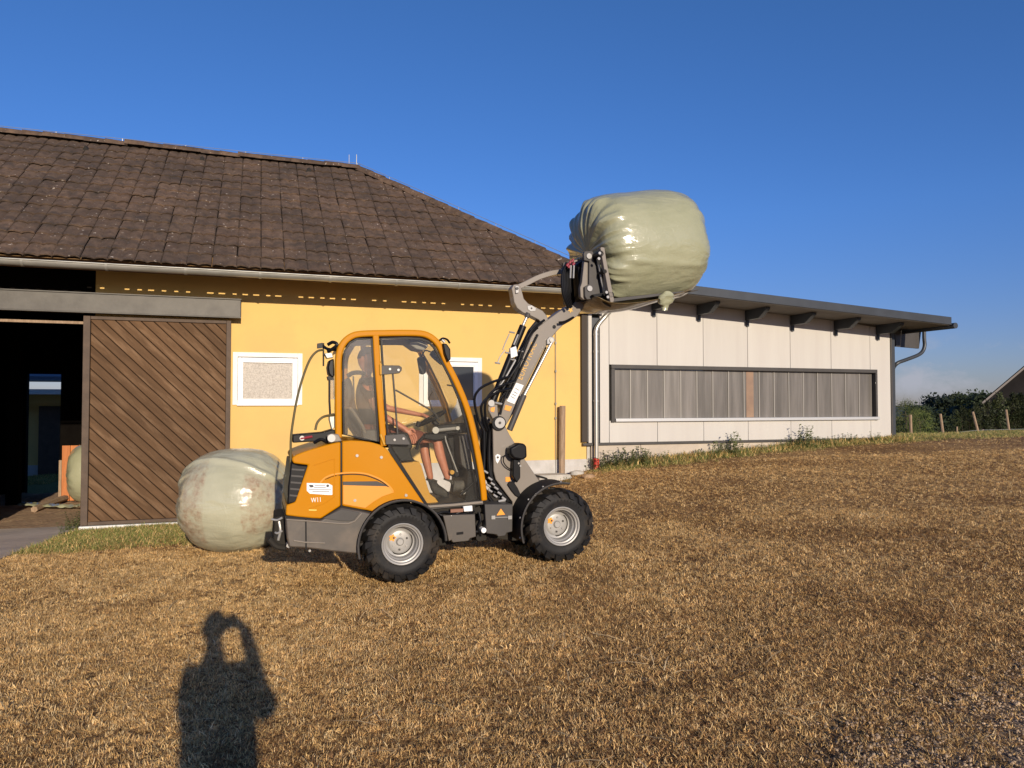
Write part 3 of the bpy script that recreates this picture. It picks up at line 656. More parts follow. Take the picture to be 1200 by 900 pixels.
# roof slab: slopes down along +U
FO = 1.0
fa, fza = W(830, 346.5, FO); fb, fzb = W(1113, 380, FO); sl_ = (fzb-fza)/(fb-fa)
tR = fb; tL = T_WR-.3
zf = lambda t: fza+(t-fa)*sl_
d3 = Uw+Vector((0,0,sl_))
mb = MB().obox(wp(tL, zf(tL), FO), d3*(tR-tL), Nw*9, Vector((0,0,.10))); mb.build('roof_deck', M_anth, hall)
mb = MB().obox(wp(tL, zf(tL)-.012, FO+.03), d3*(tR-tL+.02), Nw*.028, Vector((0,0,.165))); mb.build('front_fascia', M_anth, hall, bevel=.005)
mb = MB().obox(wp(tR+.003, zf(tR)-.012, FO+.001), Uw*.03, Nw*9, Vector((0,0,.14))); mb.build('eave_fascia', M_anth, hall, bevel=.005)
mb = MB().obox(wp(tL, zf(tL)-.022, FO-.002), d3*(tR-tL-.01), Nw*(FO-.01), Vector((0,0,.02))); mb.build('soffit', mat('soffit_board', (.16,.145,.125), (.13,.115,.10), 4, .8, stretch=((1,1,1),)), hall)
# beam on the wall head, and rafter ends
mb = MB().obox(wp(T_WR+.3, ht(T_WR+.3)-.0, .075), d3*(seams[-1]-T_WR-.1), Nw*.2, Vector((0,0,.5))); 
mb = MB().ext([wp(T_WR+.3, ht(T_WR+.3), .07), wp(seams[-1], ht(seams[-1]), .07), wp(seams[-1], zf(seams[-1])-.024, .07), wp(T_WR+.3, zf(T_WR+.3)-.024, .07)], Nw*.12); mb.build('wall_head_board', mat('head_board', (.13,.12,.10), None, rough=.7), hall)
for x_ in (780, 834, 892, 946, 998, 1048):
    t = tW(x_, .5); zt = zf(t)-.026
    mb = MB(); mb.ext([wp(t-.05, zt, .072), wp(t-.05, zt-.2, .072), wp(t-.05, zt-.2, .5), wp(t-.05, zt-.05, .74), wp(t-.05, zt, .74)], Uw*.1); mb.build('rafter_end', M_anth, hall, bevel=.004)
    mb = MB(); wbox(mb, t-.03, t+.03, zt-.33, zt-.202, .072, .10); mb.build('rafter_bracket', M_anth, hall)
# grey board under the eave to the right, gutter and bent downpipe
gtx = tR-.05
mb = MB(); q_ = [W(a_, b_, -.3) for a_, b_ in ((1048,380),(1080,384),(1077,408.5),(1050,406))]; mb.ext([wp(a_, b_, -.3) for a_, b_ in q_], Nw*.05); mb.build('eave_board', M_dgrey, hall)  # dark grey puts the eave's shade into the board's colour
mb = MB(); v = []; seg = 8
mb.tube([wp(tR+.10, zf(tR)-.03, FO+.06), wp(tR+.10, zf(tR)-.03, -8)], .065, 10); mb.build('eave_gutter', M_anth, hall)
a_ = wp(tR-.12, zf(tR)-.12, .1)
def wq(px, py, o_): q_ = W(px, py, o_); return wp(q_[0], q_[1], o_)
pth = [wq(1083,380,-.2), wq(1083,396,-.2), wq(1083.5,405,-.2), wq(1081,412,-.2), wq(1075,416.5,-.2), wq(1062,421.5,-.2), wq(1051,426,-.2), wq(1046,434,-.3), wq(1045,446,-.35), wq(1045,500,-.35)]
mb = MB().tube(smooth_path(pth, 4), .042, 12); mb.build('eave_downpipe', M_anth, hall)
q = PG(1052, 517)
mb = MB().tube([wp(seams[-1]+.12, bz-.22, .03), wp(seams[-1]+.12, bz-.06, .03)], .055, 12); mb.build('red_pipe_foot', M_red, hall)
# zinc downpipe by the joint with the barn
tp = tW(698.6, .14); a_ = W(715, 362, .14)
pth = [wp(tW(731,.3), W(731, 352, .3)[1]+.25, .45), wp(tW(731,.3), W(731, 352, .3)[1]+.1, .42), wp(tW(712,.14), W(712,368,.14)[1], .16), wp(tp+.02, W(700,384,.14)[1], .14), wp(tp, W(700,400,.14)[1], .14), wp(tp, W(700,536,.14)[1], .14)]
dp = MB().tube(smooth_path(pth[:5], 4)+[pth[5]], .043, 14); dp = dp.build('downpipe', M_pipe, hall)
for py in (392, 412, 470): q = W(699, py, .14); MB().tube([wp(tp, q[1]-.02, .14), wp(tp, q[1]+.02, .14)], .05, 14).build('pipe_joint', M_pipe, dp)
z0 = W(700, 544, .14)[1]; MB().tube([wp(tp, z0-.1, .14), wp(tp, z0+.11, .14)], .055, 14).build('red_pipe_socket', M_red, dp)

# ------------------------------------------------------------------ barnyard building seen through the barn
yb = thing('yard_house', 'yellow building with pale eaves and brown door seen through the dark barn', 'building', wp(-4, FLOOR_Z, -13))
def BQ(px, py, d): p_ = plane_hit(px, py, W0+Nw*d, Nw); return (p_-W0).dot(Uw), p_.z
DY = 13
t0, z0 = BQ(20, 580, DY); 
mb = MB(); tt, zz = BQ(50, 470, DY); wbox(mb, t0-6, t0+9, FLOOR_Z-.8, zz+.3, -DY-.3, -DY); mb.build('wall', M_yel, yb)
zpl = BQ(50, 545, DY)[1]; mb = MB(); wbox(mb, t0-6, t0+9, FLOOR_Z-.8, zpl, -DY, -DY+.03); mb.build('plinth', M_plinth, yb)
a0_, _ = BQ(46, 500, DY); a1_, zt = BQ(69, 476, DY); mb = MB(); wbox(mb, a0_, a1_+.6, FLOOR_Z-.3, zt, -DY+.005, -DY+.08); mb.build('door', M_framed, yb)
z1_ = BQ(50, 456, DY-.8)[1]; z2_ = BQ(50, 462, DY-.8)[1]; mb = MB(); wbox(mb, t0-6, t0+9, z2_, z1_, -DY+.7, -DY+.8); mb.build('eave_board', M_white, yb)
z3 = BQ(50, 445, DY-.9)[1]; mb = MB(); wbox(mb, t0-6, t0+9, z3-.06, z3, -DY+.8, -DY+.95); mb.build('gutter', M_galv, yb)
mb = MB(); mb.obox(wp(t0-6, z3, -DY+.9), Uw*15, Nw*5+Vector((0,0,2.2)), Vector((0,0,.1))); mb.build('roof', mat('slate_blue_roof', (.12,.14,.18), None, rough=.6), yb)

# items in the doorway
part = thing('stall_partition', 'low orange wooden plank partition standing inside the barn doorway', 'partition', wp(T_OR, FLOOR_Z, -4.4))
q0, zq = BQ(73, 522, 4.4)
for k in range(6):
    mb = MB(); wbox(mb, q0+k*.15, q0+k*.15+.143, FLOOR_Z+.02, zq+random.uniform(-.01,.01), -4.42, -4.39+random.uniform(-.004,.004)); mb.build('plank', M_orwood, part, bevel=.003)
mb = MB(); wbox(mb, q0-.05, q0+.0, FLOOR_Z, zq-.3, -4.45, -4.37); mb.build('post', M_post, part)
beam = MB(); a_ = BQ(78, 588, 2.2); mb = MB()
p0 = plane_hit(40, 597, Vector((0,0,FLOOR_Z+.05)), Vector((0,0,1))); p1 = plane_hit(82, 582, Vector((0,0,FLOOR_Z+.08)), Vector((0,0,1)))
mb.tube(smooth_path([p0, p0.lerp(p1,.5)+Vector((0,0,.02)), p1], 3), .06, 6); o = mb.build('timber', M_post, smooth=30); tag(o, 'brown timber lying on the floor just inside the barn doorway', 'timber')
# ------------------------------------------------------------------ film wrapped bales
def film_mat(name, c, c2):
    m = bpy.data.materials.new(name); nt, b = nodes(m); N = nt.nodes; L = nt.links
    t = N.new('ShaderNodeTexCoord'); a1 = N.new('ShaderNodeAttribute'); a1.attribute_name = 'patch'
    def nz(sc, st, det=6, ro=.6, dist=0):
        mp_ = N.new('ShaderNodeMapping'); mp_.inputs['Scale'].default_value = st; L.new(t.outputs['Object'], mp_.inputs[0])
        n = N.new('ShaderNodeTexNoise'); n.inputs['Scale'].default_value = sc; n.inputs['Detail'].default_value = det; n.inputs['Roughness'].default_value = ro; n.inputs['Distortion'].default_value = dist; L.new(mp_.outputs[0], n.inputs['Vector']); return n.outputs['Fac']
    def rmp(s, *st):
        r_ = N.new('ShaderNodeValToRGB'); el = r_.color_ramp.elements; el[0].position = st[0][0]; el[0].color = (*st[0][1],1); el[1].position = st[1][0]; el[1].color = (*st[1][1],1); L.new(s, r_.inputs[0]); return r_.outputs[0]
    def mixc(f, a, c_):
        q = N.new('ShaderNodeMix'); q.data_type = 'RGBA'; L.new(f, q.inputs[0])
        for idx, v in ((6, a), (7, c_)):
            if isinstance(v, tuple): q.inputs[idx].default_value = (*v, 1)
            else: L.new(v, q.inputs[idx])
        return q.outputs[2]
    base = rmp(nz(2.2, (1,1,1), 6), (.35, c), (.65, c2))
    brown = rmp(nz(22, (1,1,1), 8, .75), (.36, (.24,.15,.09)), (.60, (.40,.33,.23)))
    mm = N.new('ShaderNodeMath'); mm.operation = 'MULTIPLY'; L.new(a1.outputs['Fac'], mm.inputs[0]); L.new(rmp(nz(9, (1,1,1), 7, .7), (.38, (0,0,0)), (.62, (.95,.95,.95))), mm.inputs[1])
    L.new(mixc(mm.outputs[0], base, brown), b.inputs['Base Color'])
    b.inputs['Roughness'].default_value = .36; b.inputs['Coat Weight'].default_value = .8; b.inputs['Coat Roughness'].default_value = .06; b.inputs['Specular IOR Level'].default_value = .3
    b1 = N.new('ShaderNodeBump'); b1.inputs['Strength'].default_value = .55; b1.inputs['Distance'].default_value = .016; L.new(nz(2.6, (.6, 4, 4), 6, .55, .9), b1.inputs['Height'])
    b2 = N.new('ShaderNodeBump'); b2.inputs['Strength'].default_value = .55; b2.inputs['Distance'].default_value = .009; L.new(nz(11, (1, .6, .6), 4, .55, 1.4), b2.inputs['Height']); L.new(b1.outputs[0], b2.inputs['Normal']); L.new(b2.outputs[0], b.inputs['Normal']); L.new(b2.outputs[0], b.inputs['Coat Normal'])
    return m
M_film = film_mat('pale_green_film', (.35,.35,.23), (.30,.305,.19)); M_filmg = film_mat('grey_green_film', (.43,.42,.30), (.37,.365,.255))
def bale(name, c, ax, up, Rr, Ln, m_, eps=.5, pleat=.03, sag=.0, flat=.05, patch=None, seed=0, nu=110, nv=170, bulge=0, fold=None):
    ax = Vector(ax).normalized(); up = Vector(up); up = (up-ax*up.dot(ax)).normalized(); sd_ = up.cross(ax)
    v = []; pat = []
    for i in range(nu+1):
        u = PI*i/nu; cu, su = math.cos(u), math.sin(u)
        ee = eps if cu > 0 else eps+.10; x_ = -Ln/2*math.copysign(abs(cu)**ee, cu) if abs(cu) > 1e-9 else 0.0; r0 = Rr*(su**ee if su > 0 else 0)
        for j in range(nv):
            a = 2*PI*j/nv; r_ = r0; endf = min(1, max(0, (abs(x_)/(Ln/2)-.62)/.3)); 
            q = Vector((x_/Rr*1.3+seed, math.cos(a)*1.3*r0/Rr, math.sin(a)*1.3*r0/Rr))
            r_ += (noise.noise(q*1.3)*.016 + noise.noise(q*3.1+Vector((5,1,2)))*.006 + noise.noise(Vector((q.x*2.2, q.y*9, q.z*9)))*.006)*Rr*1.4*(r0/Rr)
            sh = noise.noise(Vector((seed+3, math.cos(a)*6, math.sin(a)*6)))+.6*noise.noise(Vector((seed+8, math.cos(a)*15, math.sin(a)*15)))
            eps_k = 1.0 if x_ < 0 else .3; r_ += pleat*eps_k*endf*sh*(r0/Rr)**.6
            xo = x_ + eps_k*endf*pleat*1.2*noise.noise(Vector((math.cos(a)*9+seed, math.sin(a)*9, 3)))*(r0/Rr) + .03*noise.noise(q*2+Vector((9,9,9)))
            if bulge: xo += bulge*(1-(r0/Rr)**2)*math.copysign(1, x_)*0
            y_ = math.cos(a)*r_; z_ = math.sin(a)*r_
            if z_ < 0: z_ *= (1-sag)
            lim = -Rr*(1-flat)
            if z_ < lim: z_ = lim+(z_-lim)*.15
            if fold: 
                for (fa_, fx, fk, fh) in fold:
                    d = (a-fa_-fk*(x_-fx)); d = (d+PI) % (2*PI)-PI; g_ = math.exp(-(d/.05)**2)*fh; y_ += math.cos(a)*g_; z_ += math.sin(a)*g_
            v.append(c+ax*xo+sd_*y_+up*z_); pat.append(patch(x_/(Ln/2), a) if patch else 0)
    f = []
    for i in range(nu):
        for j in range(nv): j2 = (j+1) % nv; f.append((i*nv+j, i*nv+j2, (i+1)*nv+j2, (i+1)*nv+j))
    org = Vector(c)
    me = bpy.data.meshes.new(name); me.from_pydata([tuple(q-org) for q in v], [], f); me.materials.append(m_); me.polygons.foreach_set('use_smooth', [True]*len(me.polygons))
    bm = bmesh.new(); bm.from_mesh(me); bmesh.ops.remove_doubles(bm, verts=bm.verts, dist=.0004); bmesh.ops.recalc_face_normals(bm, faces=bm.faces)
    bm.to_mesh(me); bm.free()
    at_ = me.attributes.new('patch', 'FLOAT', 'POINT'); pa = [0.0]*len(me.vertices)
    if patch:
        for vi in me.vertices:
            d = vi.co; x_ = d.dot(ax)/(Ln/2); a = math.atan2(d.dot(up), d.dot(sd_)); pa[vi.index] = patch(x_, a)
    at_.data.foreach_set('value', pa)
    o = bpy.data.objects.new(name, me); o.location = org; col.objects.link(o); return o

Rb = .60
cb = PY(279, 585, 8.7); cb.z = gz(cb.x, cb.y)+Rb*.93
axb = Vector((math.cos(R(2)), math.sin(R(2)), 0))
def patch1(x_, a):                                   # where the film is thin and the straw shows; a: 0 = side vector, pi/2 = up
    aa = math.degrees(a) % 360
    f = 0
    # towards the camera is the angle of -Y
    cd = abs(((aa-front_a+180) % 360)-180)
    if -.92 < x_ < -.30 and cd < 62: f = max(f, smst(np.array(62-cd), 0, 22)*smst(np.array(x_+.92), 0, .28)*(1 if x_ < -.33 else .6))
    if .36 < x_ < .95 and cd < 42: f = max(f, float(smst(np.array(42-cd), 0, 12)))
    return float(f)
sdv = Vector((0,0,1)).cross(axb); front_a = 0 if sdv.y < 0 else 180
b1 = bale('hay_bale', cb, axb, (0,0,1), Rb*1.02, 1.25, M_filmg, eps=.74, pleat=.035, sag=.03, flat=.08, patch=patch1, seed=2, fold=[(R(52) if front_a == 0 else R(128), 0, -.35 if front_a == 0 else .35, .03)])
tag(b1, 'pale green wrapped round bale on the grass behind the loader', 'bale')
# loose film flap hanging at its right end
mb = MB(); e0 = cb+axb*.62; v = []; f = []
for i in range(9):
    for j in range(9):
        a = R(100-j*14); v.append(e0+axb*(.02+.10*math.sin(i*.5)*.8+.012*i)+Vector((0,-1,0))*(math.cos(a)*.46+.02*noise.noise(Vector((i,j*.6,1))))+Vector((0,0,1))*(math.sin(a)*.52+.05*noise.noise(Vector((i*.7,j*.8,4)))+.02*i*.1))
for i in range(8):
    for j in range(8): f.append((i*9+j, i*9+j+1, i*9+j+10, i*9+j+9))
mb.add(v, f); o = mb.build('loose_film', M_filmg, b1, smooth=80)
mo = o.modifiers.new('s', 'SOLIDIFY'); mo.thickness = .003
# bale inside the doorway
p_ = plane_hit(97, 590, Vector((0,0,FLOOR_Z)), Vector((0,0,1)))
b3 = bale('hay_bale', p_+Vector((.10, .40, .62))-Vector((0,0,.04)), Vector((.94,.33,0)), (0,0,1), .62, 1.1, M_film, eps=.6, seed=7, nu=50, nv=70)
tag(b3, 'pale green wrapped bale standing inside the barn, half hidden by the door edge', 'bale')
mb = MB(); pA = plane_hit(22, 592, Vector((0,0,FLOOR_Z+.05)), Vector((0,0,1))); pB = plane_hit(92, 595, Vector((0,0,FLOOR_Z+.06)), Vector((0,0,1))); v = []; f = []
for i in range(26):
    for j in range(6):
        k = i/25; v.append(pA.lerp(pB, k)+Nw*((j-2.5)*.055+.04*math.sin(k*9))+Vector((0,0,.05+.05*noise.noise(Vector((i*.35,j*.9,2)))-.012*abs(j-2.5))))
for i in range(25):
    for j in range(5): f.append((i*6+j, i*6+j+1, i*6+j+7, i*6+j+6))
o = mb.add(v, f).build('plastic_film', M_film, smooth=70); mo = o.modifiers.new('s', 'SOLIDIFY'); mo.thickness = .004; tag(o, 'crumpled strip of pale green film lying on the barn threshold', 'film')

# ------------------------------------------------------------------ wheel loader
TH, BETA = R(19), R(2.9)
LS = .9; MB.rs = LS       # the frame vectors carry the machine's size: real metres = LS x the numbers below
hd = Vector((math.cos(TH)*math.cos(BETA), math.sin(TH)*math.cos(BETA), math.sin(BETA)))*LS; wv = Vector((-math.sin(TH), math.cos(TH), 0))*LS; uv = hd.cross(wv).normalized()*LS
O0 = PY(472, 638, 6.3)
loader = thing('wheel_loader', 'compact orange and grey wheel loader with open cab and raised arm', 'wheel loader', Vector((O0.x+.6, O0.y+.9, gz(O0.x+.5, O0.y+.8))))
def S3(px, py, q=0): return plane_hit(px, py, O0+wv*q, wv)
def pr(pts, q0, q1, mb=None): 
    mb = mb or MB(); return mb.ext([S3(x_, y_, q0) for x_, y_ in pts], wv*(q1-q0))
def rbn(path, hw, q0, q1, closed=False, sm=0, mb=None):  # ribbon of half width hw (m) along a measured path
    P_ = [S3(x_, y_, q0) for x_, y_ in path]
    if sm and not closed: P_ = smooth_path(P_, sm)
    elif sm:
        Q_ = smooth_path(P_[-2:]+P_+P_[:2], sm); P_ = Q_[2*sm:-2*sm+0]; P_ = P_[:len(path)*sm]
    n = len(P_); o_ = []; i_ = []
    for k in range(n):
        a_ = P_[(k-1) % n] if (closed or k) else P_[k]; b_ = P_[(k+1) % n] if (closed or k < n-1) else P_[k]
        t_ = (b_-a_).normalized(); nn_ = t_.cross(wv); o_.append(P_[k]+nn_*hw); i_.append(P_[k]-nn_*hw)
    mb = mb or MB(); return mb.ring(o_, i_, wv*(q1-q0), closed)
def tb(path, r, sm=5, mb=None, seg=8):
    P_ = [S3(*p_) for p_ in path]; mb = mb or MB(); return mb.tube(smooth_path(P_, sm) if sm else P_, r, seg)
def cy(px, py, q0, q1, r, mb=None, seg=24):
    c_ = S3(px, py, q0); mb = mb or MB(); return mb.lathe(c_, wv, [(0,0.0001),(0,r),(q1-q0,r),(q1-q0,.0001)], seg)
def bolts(lst, q, r, m_, parent, nm='bolt'):
    for (x_, y_) in lst: cy(x_, y_, q, q+.012, r, seg=8).build(nm, m_, parent)
# --- wheels
TYW, TYR, RMR = .34, .372, .192
def wheel(c, name='wheel'):
    # axle direction wv, outer face at c
    prof = [(.028,RMR+.002),(.012,RMR+.012),(.012,RMR+.03),(.004,.245),(.004,.272),(.014,.304),(.028,.328),(.06,.338),(TYW/2,.345),(TYW-.06,.338),(TYW-.028,.328),(TYW-.008,.308),(TYW,.285),(TYW-.004,.25),(TYW-.012,RMR+.03),(TYW-.02,RMR)]
    rim = MB().lathe(c, wv, [(.020,RMR+.004),(.010,RMR+.006),(.006,RMR),(.010,RMR-.010),(.022,RMR-.016),(.030,RMR-.018),(.034,RMR-.030),(.075,RMR-.034),(.085,RMR-.045),(.150,RMR-.052),(.158,.118),(.150,.108),(.146,.095),(.146,.040),(.140,.034),(.128,.031),(.125,.026),(.125,.0001)], 56)
    rim.lathe(c, wv, [(TYW-.02,RMR),(TYW-.06,RMR-.03),(.16,RMR-.04)], 40)
    w = rim.build(name, M_rim, loader, smooth=30)
    ty = MB().lathe(c, wv, prof, 72)
    e1 = hd; e2 = uv; NL = 17
    for side in (0, 1):
        for k in range(NL):
            a0 = 2*PI*(k+side*.5)/NL; pl = []
            # path from the tread centre to the shoulder and a little down the sidewall
            for (xx, rr, da, hw) in ((.175,.374,.0,.020),(.12,.374,.07,.023),(.050,.369,.17,.028),(.006,.348,.25,.032),(-.016,.290,.33,.026)):
                pl.append((xx if side == 0 else TYW-xx, rr, a0-da, hw))
            v = []
            for (xx, rr, a_, hw) in pl:
                da_ = hw/.36
                for (s_, dr) in ((-1,0),(1,0),(1.35,-.034),(-1.35,-.034)):
                    an = a_+s_*da_; rad = rr+dr; xi = xx
                    if rr < .36 and dr: xi = xx+(.026 if side == 0 else -.026); rad = rr-.006
                    v.append(c+wv*xi+(e1*math.cos(an)+e2*math.sin(an))*rad)
            f = []
            for i in range(4):
                for j in range(4): j2 = (j+1) % 4; f.append((i*4+j, i*4+j2, (i+1)*4+j2, (i+1)*4+j))
            f += [(0,1,2,3), (16,17,18,19)]
            ty.add(v, f)
    ty.build('tyre', M_tyre, w, smooth=32)
    # raised marks on the sidewall
    sw = MB()
    for k in range(26):
        if k % 13 < 9: a_ = 2*PI*k/46+.6; p_ = c+wv*(-.001)+(e1*math.cos(a_)+e2*math.sin(a_))*.262; tt = (-e1*math.sin(a_)+e2*math.cos(a_)); rr_ = (e1*math.cos(a_)+e2*math.sin(a_)); sw.obox(p_-tt*.010-rr_*.009, tt*.016, rr_*.018, wv*.006)
    sw.build('sidewall_mark', M_rubber, w)
    for k in range(6): a_ = 2*PI*k/6+.4; p_ = c+wv*.146+(e1*math.cos(a_)+e2*math.sin(a_))*.073; MB().lathe(p_, wv, [(-.012,.0001),(-.012,.010),(.006,.010)], 8).build('wheel_bolt', M_steel if k % 2 else M_dgrey, w)
    p_ = c+wv*.143+e1*-.070+e2*.045; MB().ext([p_+(e1*math.cos(q)+e2*math.sin(q))*(.030+.008*math.cos(5*q)) for q in [2*PI*k/16 for k in range(16)]], -wv*.002).build('rim_sticker', M_stko, w)
    return w
cR = O0.copy(); cF = S3(659, 617, 0)
wheel(cR); wheel(cF)
for c_ in (cR, cF): 
    w = wheel(c_+wv*(1.26-TYW))
# --- chassis
M_dark = mat('chassis_black', (.02,.019,.018), (.03,.026,.02), 8, .75, bump=.3, bscale=40, spec=.15)
pr([(430,600),(560,600),(560,632),(520,640),(430,640)], .36, .9).build('rear_chassis', M_dark, loader, bevel=.01)
pr([(566,598),(640,600),(668,612),(668,632),(600,634),(570,630)], .38, .88).build('front_chassis', M_dark, loader, bevel=.01)
cy(472, 638, .2, 1.0, .07).build('axle', M_dark, loader); cy(659, 617, .2, 1.0, .07).build('axle', M_dark, loader)
for (x_, y_) in ((472,638), (659,617)): cy(x_, y_, .155, .33, .12).build('hub_drive', M_dark, loader)
o = pr([(519,604),(556.7,602.5),(558,629),(551,631),(549,634),(531,636),(529,633),(526,634.5),(521,612)], .12, .17); o = o.build('step_plate', M_castg, loader, bevel=.006)
pr([(535,624),(543,623),(543,626),(535,627)], .116, .125).build('plate_slot', M_black, o)
o = pr([(568,591),(601,591),(600.5,623),(594,624.5),(592,628),(584,629),(582,626.5),(570,625)], .14, .5).build('front_side_plate', M_dgrey, loader, bevel=.006)
pr([(582,604),(587,596),(592,603)], .136, .139).build('warning_triangle', M_stko, o)
tb([(578,606.5,.134),(597,606,.134)], .005, 0).build('plate_rod', M_steel, o)
for x_ in (578,597.5): pr([(x_-2,604.5),(x_+2.4,604.2),(x_+2.4,608.4),(x_-2,608.7)], .12, .138).build('rod_end', M_steel, o)
mb = MB(); 
for k, (x_, y_) in enumerate(((560,598),(564,606),(561,614),(565,622),(562,630))): cy(x_, y_, .2, .8, .035, mb)
pr([(558,593),(569,593),(570,633),(559,634)], .3, .7, mb); j = mb.build('articulation_joint', M_dark, loader)
cy(567, 621.5, .13, .26, .026).build('ram_eye', M_stk, j); tb([(549,626,.2),(561,622.5,.19),(567,621.5,.19)], .018, 0).build('steering_ram', M_black, j)
tb([(561,600,.18),(563,610,.16),(560,618,.17),(563,628,.2)], .012).build('hose', M_hose, j)
tb([(506,606,.15),(520,600,.14),(538,603,.15),(556,599,.16)], .012).build('hose', M_hose, loader)
tb([(508,600,.16),(524,605,.15),(545,599,.15),(556,604,.16)], .010).build('hose', M_hose, loader)
pr([(503,593),(557,590),(557,603),(519,606),(508,603)], .2, .9).build('under_floor_box', M_dark, loader)
pr([(543,593.5),(553.5,592.5),(554,599),(544,599.7)], .12, .17).build('connector_box', M_stk, loader, bevel=.004)
pr([(528,597),(543,596),(543,600),(528,601)], .13, .17).build('valve_block', mat('rust_valve', (.22,.10,.06), None, rough=.6), loader, bevel=.003)
# --- orange body
hood = pr([(342,539),(343,535.5),(348,532.5),(357,529),(368,525.5),(382,521.5),(393,519),(399.2,518),(399.2,593),(376,608),(366,607.5),(350,606),(334.8,604),(335.6,592),(346,588.5),(361,545),(350,543.8),(344,543)], .08, 1.12).build('engine_hood', M_org, loader, bevel=.028, seg=3)
pr([(341,542),(350,544.5),(362,545.5),(347,589),(336.5,591.5),(337.5,570)], .10, 1.10).build('tail_vent', M_black, loader, bevel=.012)
for k in range(5): a_ = k/5; pr([(342+a_*-3,549+a_*38),(357-a_*9,550+a_*38),(356.4-a_*9,552+a_*38),(341.8+a_*-3,551+a_*38)], .094, .101).build('vent_slat', M_dgrey, loader)
# raised bead on the hood's near face
rbn([(368,545),(392,537.5),(392,582),(380,590),(362,596)], .004, .074, .082, sm=0).build('hood_press_line', M_org, hood, bevel=.002)
side = pr([(401,517),(412,516.2),(424,516.8),(436,518.5),(445,521),(453,526),(460,535),(475,557),(499,592.5),(494,590.5),(484,588.6),(474,588),(464,589),(455,592),(447,596.5),(440.6,600.5),(430,598),(423,597),(401,592.8)], .085, 1.115)
side = side.build('side_panel', M_org, loader, bevel=.016, seg=3)
pr([(399.2,519),(401,518.5),(401,594),(399.2,594)], .09, 1.1).build('panel_gap', M_black, loader)
arc = [(375,566),(381,560),(390,556.3),(399,554.8),(410,554),(420,554.2),(429,555.4),(437,558),(445,561.5),(452,566),(457,570.5),(461,576)]
rbn(arc, .0075, .076, .088, sm=3).build('arched_trim', M_ltorg, side, bevel=.003)
rbn([(x_, y_+1.9) for x_, y_ in arc[1:-1]], .004, .080, .088, sm=3).build('arched_groove', M_black, side)
pr([(402,568),(446,568),(457,571),(462,577),(448,582),(438,588),(428,595.5),(402,590.8)], .0795, .09).build('recess_panel', M_ltorg, side, bevel=.003)  # paler orange puts a reflection into the recess colour
pr([(401.6,564.5),(442,564),(448,566.5),(455,570),(402,568.6)], .0785, .088).build('recess_shadow_gap', M_dgrey, side, bevel=.002)
bolts([(418.5,534),(447,536),(416,586.5),(476,580.5)], .072, .014, M_steel, side)
# dark seam beside the door
rbn([(455.5,526),(463,537.5),(478,560),(501,594)], .010, .078, .10).build('door_seal', M_black, loader)
st = pr([(359.5,566),(385,566.6),(389.5,569),(389.5,580),(384,580),(363,578.5),(359.5,575)], .0745, .0795).build('dealer_sticker', M_stk, hood)
for (a_, b_, y_) in ((369,381,569),(368,382,571.2),(362,388,573.8),(366,386,576)): pr([(a_,y_-.35),(b_,y_-.2),(b_,y_+.4),(a_,y_+.3)], .0735, .0745).build('print_line', M_text, st)
pr([(361.8,569),(363.5,568),(367,568.4),(367.6,570.8),(364,571.4)], .0735, .0745).build('print_mark', M_text, st); cy(384, 569.3, .0735, .0745, .013, seg=8).build('print_mark', M_text, st)
def lettering(txt, p0, xd, yd, size, m_, parent, ext=.001, name='lettering', width=None):
    cu = bpy.data.curves.new('t', 'FONT'); cu.body = txt; cu.size = size; cu.extrude = ext; cu.align_x = 'LEFT'; cu.resolution_u = 2
    ob = bpy.data.objects.new('t', cu); col.objects.link(ob); dg = bpy.context.evaluated_depsgraph_get(); me_ = bpy.data.meshes.new_from_object(ob.evaluated_get(dg)); bpy.data.objects.remove(ob)
    me_.name = name; xs = [q.co.x for q in me_.vertices]; sx = width/(max(xs)-min(xs)) if width else 1
    xd = xd.normalized(); yd = (yd-xd*yd.dot(xd)).normalized(); zd = xd.cross(yd); M_ = Matrix((xd, yd, zd)).transposed()
    org = Vector((0,0,0)); q = parent
    while q is not None: org += q.location; q = q.parent
    for q in me_.vertices: q.co = M_@Vector((q.co.x*sx, q.co.y, q.co.z))+p0-org
    me_.materials.clear(); me_.materials.append(m_); o = bpy.data.objects.new(name, me_); col.objects.link(o); o.parent = parent; return o
lettering('W11', S3(364.5, 589, .076), hd, uv, .056, M_stk, hood, width=.077)
lettering('V', S3(377, 589, .076), hd, uv, .05, M_galv, hood, width=.03) if False else None
pr([(362,597),(371,597.2),(371,598.5),(362,598.3)], .076, .0795).build('small_decal', mat('decal_yellow', (.8,.55,.1), None, rough=.4), hood)
# --- counterweight / lower body
cw = pr([(334.6,607),(349,608),(366,609.5),(376,610),(400,595),(423,599),(438.5,602.5),(431,610),(425.5,620),(421.8,632),(420,649.5),(390,646.5),(359,642.5),(338.5,641.5),(336,630)], .055, 1.145).build('counterweight', M_castg, loader, bevel=.014, seg=3)
pr([(334.4,604.3),(376,608.3),(400,593),(424,597.5),(439,601),(438.6,603),(423,599.8),(400.2,596),(377,611),(334.6,607.3)], .07, 1.13).build('body_seal', M_black, loader)
pr([(378,607.5),(400,596.5),(422,600.6),(415,609.5),(410,611),(400,610.8)], .049, .058).build('step_pad', M_dgrey, cw, bevel=.006)
rbn([(335.5,609),(357,610.3),(400,613.8),(409,613.6),(416,610.8),(424,601.5)], .006, .044, .058, sm=0).build('edge_rib_highlight', M_grey, cw, bevel=.004)  # lighter grey than the weight paints the rib's highlight
rbn([(344,633.5),(357,635.5),(381,636.5)], .006, .046, .058).build('lower_rib_highlight', M_grey, cw, bevel=.003)  # again a highlight painted by the lighter grey
